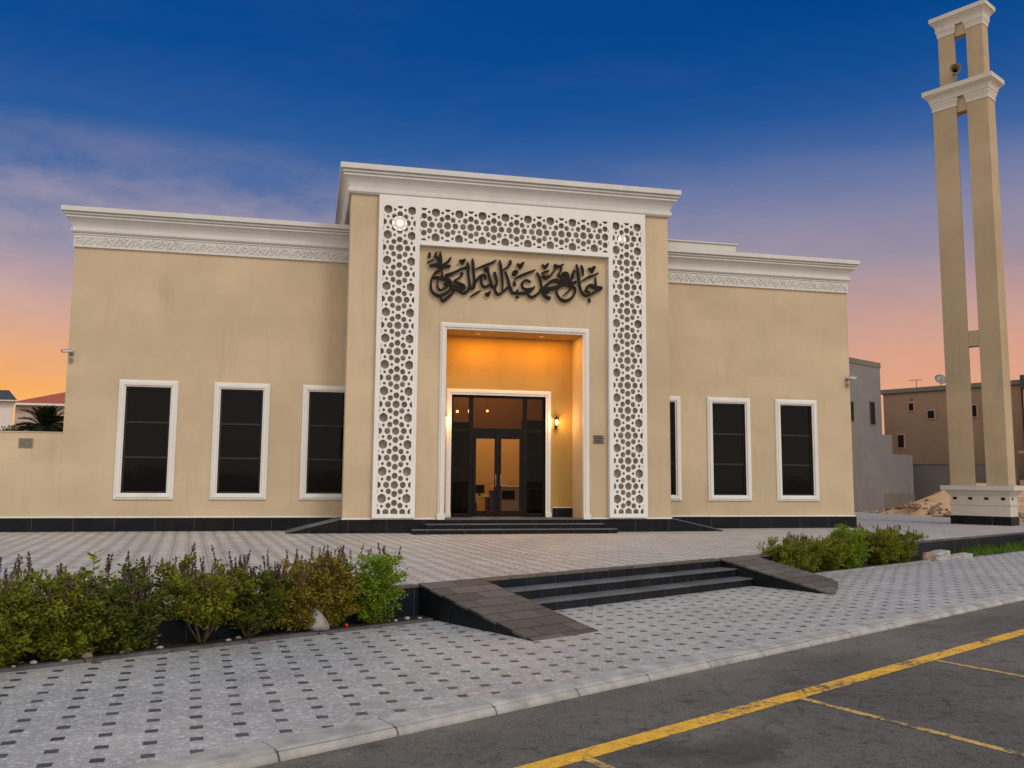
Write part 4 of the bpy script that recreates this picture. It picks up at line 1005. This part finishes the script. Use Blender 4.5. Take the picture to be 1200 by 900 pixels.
tag(bag.build('plastic_bag', M['bag']), 'crumpled white plastic bag among the olive bushes', 'bag')
stone('litter', 5.98, 10.17, ZS+.03, .04, .022, .03, M['red'], 'small red scrap of litter beside the bright green bush', 'litter', 41)
for i, (u, v, s_, mt, lab) in enumerate((
    (3.22, 10.14, .055, 'rock', 'white stone on the planter edge below the leggy bush'), (3.62, 10.16, .045, 'rock', 'white stone between the wide dark bush and the leggy bush stems'),
    (2.35, 10.13, .05, 'rock', 'pale stone below the green bush with one yellowish shoot'), (1.62, 10.15, .06, 'rock', 'pale stone near the left picture edge below the spiky bush'),
    (1.50, 10.2, .07, 'brownrock', 'brown stone near the left picture edge below the spiky bush'), (2.85, 10.15, .09, 'brownrock', 'flat reddish brown stone under the wide dark bush'),
    (4.40, 10.14, .04, 'rock', 'small white stone below the leggy bush, closer to the stairs'), (4.55, 10.2, .05, 'brownrock', 'brown stone below the small dark bush'),
    (6.72, 10.14, .045, 'rock', 'white stone beyond the bright green bush'), (6.95, 10.2, .055, 'rock', 'white stone at the foot of the tiled slab'), (7.1, 10.12, .04, 'rock', 'small white stone touching the tiled slab wall'),
    (2.15, 10.05, .035, 'rock', 'little white stone lying on the grey edging, left'), (2.62, 10.05, .04, 'rock', 'little white stone lying on the grey edging below the sapling'))):
    stone('stone', u, v, ZS+.03, s_*.85, s_*.6, s_*.42, M[mt], lab, 'stone', 60+i, 'stones in the near planter')

# crumbled rubble where the paving gives way to sand
m = MB(); r = random.Random(77)
for k in range(260):
    x = 28.0+abs(r.gauss(0, .9)); y = r.uniform(27, 42); u, v = RDinv(x, y)
    z = sand_z(u, v); s_ = r.uniform(.03, .13)*(1.3 if y > 33 else .9)
    bm = bmesh.new(); bmesh.ops.create_icosphere(bm, subdivisions=1, radius=1); R3 = Matrix.Rotation(r.uniform(0, 6), 3, 'Z')
    vs = [R3 @ Vector((q.co.x*s_*1.3*r.uniform(.7, 1.2), q.co.y*s_*r.uniform(.7, 1.2), q.co.z*s_*.7)) + Vector((x, y, z+s_*.25)) for q in bm.verts]
    m.add(vs, [[q.index for q in f.verts] for f in bm.faces]); bm.free()
tag(m.build('rubble', M['brownrock'], fix=False), 'loose crumbled rubble scattered along the sandy edge of the plaza', 'rubble', kind='stuff')

# ------------------------------------------------------------------ houses beyond
def house(name, loc, label, cat='house'): return thing(name, loc, label, cat)
gh = house('concrete_house', RD(48, 28, 0), 'unfinished stepped house of bare grey concrete behind the mosque')
m = MB(); m.box(38, 50.43, 25, 36, -.3, 8.55, RD); m.box(38, 46.75, 24.985, 36, 8.551, 9.35, RD); m.box(50.431, 51.6, 25.01, 33, -.3, 4.36, RD); m.box(51.601, 54.2, 25.02, 32, -.3, 3.22, RD)
m.build('wall', M['concrete'], gh)
m = MB(); m.box(46.75, 50.46, 24.96, 25.0, 8.30, 8.6, RD); m.box(50.40, 54.23, 24.985, 25.0, .0, .9, RD); m.pieces('band', M['blockwall'], gh)
for a, b, z0, z1 in ((46.3, 47.09, 5.0, 6.05), (49.03, 49.56, 4.9, 6.2)):
    m = MB(); m.box(a-.06, b+.06, 24.965, 24.999, z0-.06, z1+.06, RD); w_ = m.build('window', M['blockwall'], gh)
    m = MB(); m.box(a, b, 24.955, 24.964, z0, z1, RD); m.build('pane', M['darkwin'], w_)
bh = house('brown_house', RD(60, 24, 1), 'flat roofed brown two storey house behind the minaret shafts')
m = MB(); m.box(58, 72, 20.0, 28.6, -.5, 7.5, RD); m.build('wall', M['brownhouse'], bh)
m = MB(); m.box(57.8, 72.2, 19.8, 28.8, 7.502, 7.80, RD); m.build('parapet', M['blockwall'], bh, bevel=.03)
for v0, v1, z0, z1 in ((26.54, 26.84, 6.3, 6.78), (25.22, 25.62, 5.72, 6.22), (27.27, 27.66, 3.88, 4.70), (22.6, 23.1, 5.7, 6.4)):
    m = MB(); m.box(57.93, 57.999, v0-.08, v1+.08, z0-.08, z1+.08, RD); w_ = m.build('window', M['pinkhouse'], bh)
    m = MB(); m.box(57.91, 57.929, v0, v1, z0, z1, RD); m.box(57.90, 57.909, v0, v1, (z0+z1)/2-.03, (z0+z1)/2+.03, RD); m.build('pane', M['darkwin'], w_)
m = MB(); m.box(57.9, 57.998, 26.6, 26.75, 6.98, 7.12, RD); m.build('spout', M['blockwall'], bh)
ph = house('pink_house', RD(59, 15, 1), 'pinkish house with a grey roof band on the minaret side of the brown house')
m = MB(); m.box(57.4, 70, 8, 19.7, -.5, 7.2, RD); m.build('wall', M['pinkhouse'], ph)
m = MB(); m.box(57.15, 70.2, 7.8, 19.75, 7.202, 8.0, RD); m.build('roof_band', M['slate'], ph, bevel=.03)
m = MB(); m.box(57.33, 57.399, 19.0, 19.5, 4.6, 5.9, RD); w_ = m.build('window', M['white'], ph); m = MB(); m.box(57.31, 57.329, 19.06, 19.44, 4.66, 5.84, RD); m.build('pane', M['darkwin'], w_)
yw = thing('yard_wall', RD(56.5, 24, 1), 'grey block yard wall in front of the brown house', 'wall')
m = MB(); m.box(56.4, 56.6, 19.9, 28.6, -.6, 2.72, RD); m.build('wall', M['blockwall'], yw)
m = MB(); m.box(56.35, 56.65, 19.9, 28.6, 2.721, 2.80, RD); m.build('coping', M['concrete'], yw)
sw = thing('screen_wall', RD(56.5, 15, 1), 'pierced decorative block wall in front of the pinkish house', 'wall')
m = MB(); m.box(56.4, 56.6, 8, 19.8, -.4, 1.75, RD); m.box(56.4, 56.6, 8, 19.8, 3.3, 3.45, RD)
v = 8.0
while v < 19.7: m.box(56.4, 56.6, v, v+.22, 1.751, 3.299, RD); v += 1.1
m.build('wall', M['pinkhouse'], sw)
m = MB(); v = 8.0
while v < 19.0:
    for z0 in (1.76, 2.53):
        for s_ in (1, -1):
            p = [(v+.24, z0+.04), (v+.34, z0+.02), (v+1.06, z0+.70), (v+.98, z0+.74)]
            if s_ < 0: p = [(2*v+1.32-a, b) for a, b in p]
            m.prism(p, 56.46-.01*s_, 56.52-.01*s_, lambda a, b, w: RD(w, a, b))
    v += 1.1
m.build('pierced_blocks', M['blockwall'], sw)
def aerial(u, v, z, h, label, dish=False):
    b = Vector(RD(u, v, z)); d = Vector(RD(0, 1, 0))
    if not dish:
        t_ = thing('roof_antenna', tuple(b), label, 'antenna')
        m = MB(); m.tube([b, b+Vector((0, 0, h))], .025, 6); m.build('mast', M['grey_metal'], t_)
        m = MB(); t0 = b+Vector((0, 0, h)); m.tube([t0-d*.35, t0+d*.5], .018, 5)
        for k in range(5): q = t0+d*(-.3+.19*k); e = Vector(RD(.25, .1, .12)); m.tube([q-e, q+e], .012, 4)
        m.build('aerial_bars', M['grey_metal'], t_)
    else:
        t_ = thing('satellite_dish', tuple(b), label, 'satellite dish')
        m = MB(); m.tube([b, b+Vector((0, 0, h))], .03, 6); m.build('mast', M['grey_metal'], t_)
        c = b+Vector((0, 0, h)); ax = Vector(RD(-.6, -.6, .45)).normalized(); a = ax.orthogonal().normalized(); e = ax.cross(a)
        m = MB(); m.lathe([(.001, -.09), (.2, -.06), (.36, .0), (.37, .01), (.2, -.045), (.001, -.075)], lambda X, Y, Z: tuple(c+a*X+e*Y+ax*Z), 16); m.build('reflector', M['grey_metal'], t_)
        m = MB(); m.tube([c-e*.34, c+ax*.38], .012, 4); m.build('feed_arm', M['grey_metal'], t_)
aerial(59, 26.75, 7.8, .62, 'thin aerial on the brown roof, between the grey house and the dish')
aerial(59, 25.15, 7.8, .55, 'small satellite dish on the edge of the brown roof', True)
aerial(59, 21.35, 7.8, 1.0, 'taller aerial on the brown roof seen between the minaret shafts')
aerial(58.5, 19.0, 8.0, .5, 'satellite dish on the grey roof band at the picture edge', True)

wh = house('white_house', (-20, 52, 0), 'white house with a dark slate roof beyond the boundary wall')
m = MB(); m.prism([(-27, 50), (-15.08, 50), (-18.6, 60), (-27, 60)], -.5, 5.46, lambda p, q, w: (p, q, w)); m.build('wall', M['whitehouse'], wh)
m = MB(); x0, x1, y0, y1 = -27.2, -14.86, 49.7, 60.3
m.add([(x0, y0, 5.45), (x1, y0, 5.45), (x1-3.6, y1, 5.45), (x0, y1, 5.45), (x0+.55, y0+.5, 5.98), (x1-.55, y0+.5, 5.98), (x1-4.1, y1-.5, 5.98), (x0+.55, y1-.5, 5.98)], [(0,1,2,3), (4,5,6,7), (0,1,5,4), (1,2,6,5), (2,3,7,6), (3,0,4,7)]); m.build('roof', M['slate'], wh)
m = MB(); m.box(-27.2, -14.88, 49.72, 49.76, 5.38, 5.449); m.build('fascia', M['white'], wh)
m = MB(); m.box(-16.2, -15.55, 49.93, 49.999, 2.9, 4.0); w_ = m.build('window', M['white'], wh); m = MB(); m.box(-16.14, -15.6, 49.91, 49.929, 2.96, 3.94); m.build('pane', M['darkwin'], w_)
ch = house('red_roofed_house', (-13, 62, 0), 'cream house with a red tiled roof behind the palm')
m = MB(); m.box(-18.0, -6, 60, 70, -.5, 6.05); m.build('wall', M['creamhouse'], ch)
m = MB(); e0, e1, f0, f1 = -18.3, -5.7, 59.6, 70.4
m.add([(e0, f0, 6.05), (e1, f0, 6.05), (e1, f1, 6.05), (e0, f1, 6.05), (-13.0, 65, 8.1), (-11, 65, 8.1)], [(0, 1, 5, 4), (1, 2, 5), (2, 3, 4, 5), (3, 0, 4), (0, 3, 2, 1)]); rf_ = m.build('roof', M['redroof'], ch)
m = MB(); m.box(e0, e1, f0-.04, f0-.001, 5.93, 6.06); m.build('gutter', M['white'], rf_)
# date palm and low shrubs behind the boundary wall
pm = thing('date_palm', (-9.75, 36, 0), 'dark date palm with drooping fronds beyond the boundary wall', 'palm tree')
m = MB(); m.tube([(-9.75, 36, -.3), (-9.72, 36, 1.5), (-9.75, 36, 3.25)], [.22, .19, .2], 10); m.build('trunk', M['trunk'], pm)
r = random.Random(17); m = MB()
for k in range(105):
    a = r.uniform(0, 2*PI); el = r.uniform(-.25, 1.35); L = r.uniform(1.0, 1.6)
    o0 = Vector((-9.75, 36, 3.25)); d = Vector((math.cos(a)*math.cos(el), math.sin(a)*math.cos(el), math.sin(el)))
    pts = [o0 + d*L*t - Vector((0, 0, .55*L*t*t*(1.2-.5*math.sin(el)))) for t in (0, .2, .4, .6, .8, 1)]
    m.tube(pts, [.018, .016, .013, .010, .007, .003], 4, False)
    for i in range(40):
        t = .12+.88*i/40; j = min(int(t*5), 4); p = pts[j].lerp(pts[j+1], t*5-j); tg = (pts[j+1]-pts[j]).normalized()
        side = tg.cross(Vector((0, 0, 1))).normalized()*(1 if i % 2 else -1); dd = (side*.8+tg*.75+Vector((0, 0, .25))).normalized(); l_ = .36*(1-.6*abs(t-.45)); s_ = tg*.032
        m.add([p-s_, p+s_, p+dd*l_], [(0, 1, 2)])
m.build('fronds', M['palm'], pm, fix=False)
for i, (x, z, w, lab) in enumerate(((-10.75, 3.25, .5, 'low dark shrub between the white house and the palm'), (-9.2, 3.35, .8, 'dark shrub tucked against the mosque corner behind the palm'))):
    t_ = thing('shrub', (x, 35.2+i, 0), lab, 'shrub'); r = random.Random(70+i)
    m = MB(); m.tube([(x, 35.2+i, 0), (x+.03, 35.2+i, 1.8), (x, 35.2+i, z-.25)], [.06, .05, .02], 6)
    for k in range(9): a = r.uniform(0, 6.3); m.tube([(x, 35.2+i, z-.9), (x+math.cos(a)*w*.6, 35.2+i+math.sin(a)*w*.6, z-.1)], [.02, .006], 5)
    m.build('stems', M['stem'], t_); m = MB()
    for k in range(1500):
        q = Vector((r.gauss(0, 1), r.gauss(0, 1), r.gauss(0, 1))).normalized()*r.uniform(.35, 1); p = Vector((x+q.x*w, 35.2+i+q.y*w, z-.55+q.z*.62))
        d = Vector((r.gauss(0, 1), r.gauss(0, 1), r.gauss(.2, 1))).normalized()*.11; s_ = d.cross(Vector((r.gauss(0, 1), r.gauss(0, 1), 1))).normalized()*.035
        m.add([p, p+d*.5+s_, p+d, p+d*.5-s_], [(0, 1, 2), (0, 2, 3)])
    m.build('foliage', M['leaf2'], t_, fix=False)

# ------------------------------------------------------------------ sky and light
w = bpy.data.worlds.new('World'); S.world = w; w.use_nodes = True
t = w.node_tree; t.nodes.clear()
class WN(NT):
    def __init__(s, tree): s.t = tree
k = WN(t)
out = k.n('ShaderNodeOutputWorld'); bg = k.n('ShaderNodeBackground'); k.l(bg.outputs[0], out.inputs[0])
dirv = k.n('ShaderNodeTexCoord').outputs['Generated']
sx = k.n('ShaderNodeSeparateXYZ'); k.l(dirv, sx.inputs[0])
SUN = Vector((-.62, .785, 0)).normalized()        # where the sun has just set, behind the mosque's left end
def dot(vx, vy): return k.math('ADD', k.math('MULTIPLY', sx.outputs[0], vx), k.math('MULTIPLY', sx.outputs[1], vy))
hz = k.math('MAXIMUM', k.math('SQRT', k.math('ADD', k.math('MULTIPLY', sx.outputs[0], sx.outputs[0]), k.math('MULTIPLY', sx.outputs[1], sx.outputs[1]))), .001)
toward_sun = k.math('DIVIDE', dot(SUN.x, SUN.y), hz)
# slow wavering so that the colour bands are not ruled lines
cl = k.mapping(dirv, scale=(1.0, 1.0, 4.2))
wav = k.noise(cl, 2.3, 5, .6)
el = k.math('ADD', sx.outputs[2], k.math('MULTIPLY', k.math('SUBTRACT', wav, .5), .04))
c = s2l
far = k.ramp(el, [(0, c(234, 170, 130)), (.090, c(228, 164, 130)), (.128, c(217, 160, 136)), (.163, c(201, 157, 145)), (.198, c(182, 150, 151)), (.232, c(156, 143, 160)), (.276, c(136, 134, 163)), (.312, c(106, 120, 163)), (.348, c(64, 99, 158)), (.385, c(36, 85, 151)), (.420, c(16, 76, 146)), (.47, c(0, 67, 137)), (.6, c(0, 56, 125)), (1, c(20, 60, 120))])
near = k.ramp(el, [(0, c(255, 190, 92)), (.070, c(254, 184, 92)), (.095, c(247, 174, 96)), (.118, c(236, 169, 112)), (.140, c(224, 168, 132)), (.166, c(209, 165, 150)), (.196, c(186, 158, 162)), (.230, c(154, 146, 166)), (.268, c(110, 124, 163)), (.312, c(66, 103, 159)), (.356, c(30, 88, 154)), (.394, c(8, 79, 151)), (.443, c(0, 72, 144)), (1, c(20, 60, 120))])
west = k.mix(k.ramp(toward_sun, [(.35, k.g(0)), (.98, k.g(1))]), far, near)
# thin cloud veils low over the horizon
cn = k.noise(k.mapping(dirv, scale=(1.3, 1.3, 3.4), loc=(3, 1, 0)), 4.6, 9, .62)
cm = k.math('MULTIPLY', k.ramp(cn, [(.43, k.g(0)), (.66, k.g(.75))]), k.ramp(sx.outputs[2], [(.10, k.g(.25)), (.22, k.g(1)), (.30, k.g(.6)), (.36, k.g(0))]))
lefty = k.ramp(toward_sun, [(.30, k.g(.15)), (.80, k.g(1))])
west = k.mix(k.math('MULTIPLY', cm, lefty), west, k.mix(.6, west, c(218, 186, 178)))
dk = k.noise(k.mapping(dirv, scale=(1.0, 1.0, 5.0), loc=(7, 4, 2)), 2.6, 8, .6)
west = k.mix(k.math('MULTIPLY', k.ramp(dk, [(.50, k.g(0)), (.74, k.g(.28))]), k.ramp(sx.outputs[2], [(.14, k.g(.2)), (.26, k.g(1)), (.40, k.g(.2))])), west, c(112, 108, 146))
# the bright opposite half of the sky that lights the front
east = k.ramp(sx.outputs[2], [(0, (1.08, .91, .73, 1)), (.15, (1.24, 1.08, .91, 1)), (.40, (1.16, 1.09, 1.00, 1)), (.75, (.74, .77, .80, 1)), (1, (.36, .45, .60, 1))])
front = k.math('DIVIDE', dot(.22, .975), hz)
fac = k.ramp(front, [(.42, k.g(1)), (.66, k.g(0))])        # Fac input is clamped to 0..1
hi = k.ramp(sx.outputs[2], [(.56, k.g(0)), (.95, k.g(.8))])
sky = k.mix(k.math('MAXIMUM', k.ramp(front, [(.0, k.g(1)), (.55, k.g(0))]), k.math('MULTIPLY', hi, .5)), west, east)
nis = k.n('ShaderNodeTexSky', sky_type='NISHITA'); nis.sun_disc = False; nis.sun_elevation = rad(1.2); nis.sun_rotation = math.atan2(SUN.x, SUN.y); nis.altitude = 20; nis.dust_density = 2
sky = k.mix(.003, sky, nis.outputs[0], 'ADD')
k.l(sky, bg.inputs['Color']); bg.inputs['Strength'].default_value = 1.0

fill_sun = bpy.data.lights.new('fill_sun', 'SUN'); fill_sun.energy = 1.05; fill_sun.angle = rad(14); fill_sun.color = (1, .90, .80)  # added soft fill from behind the camera, standing in for sky glow
so = bpy.data.objects.new('fill_sun', fill_sun); C.objects.link(so)
so.rotation_euler = Vector((-.30, .62, -.70)).to_track_quat('-Z', 'Y').to_euler()

S.view_settings.view_transform = 'Standard'; S.view_settings.look = 'None'; S.view_settings.exposure = 0; S.view_settings.gamma = 1
S.render.engine = 'CYCLES'; S.cycles.use_denoising = True; S.cycles.max_bounces = 8; S.cycles.sample_clamp_indirect = 4; S.cycles.transparent_max_bounces = 12
S.cycles.use_adaptive_sampling = True
S.render.resolution_x = 1024; S.render.resolution_y = 768
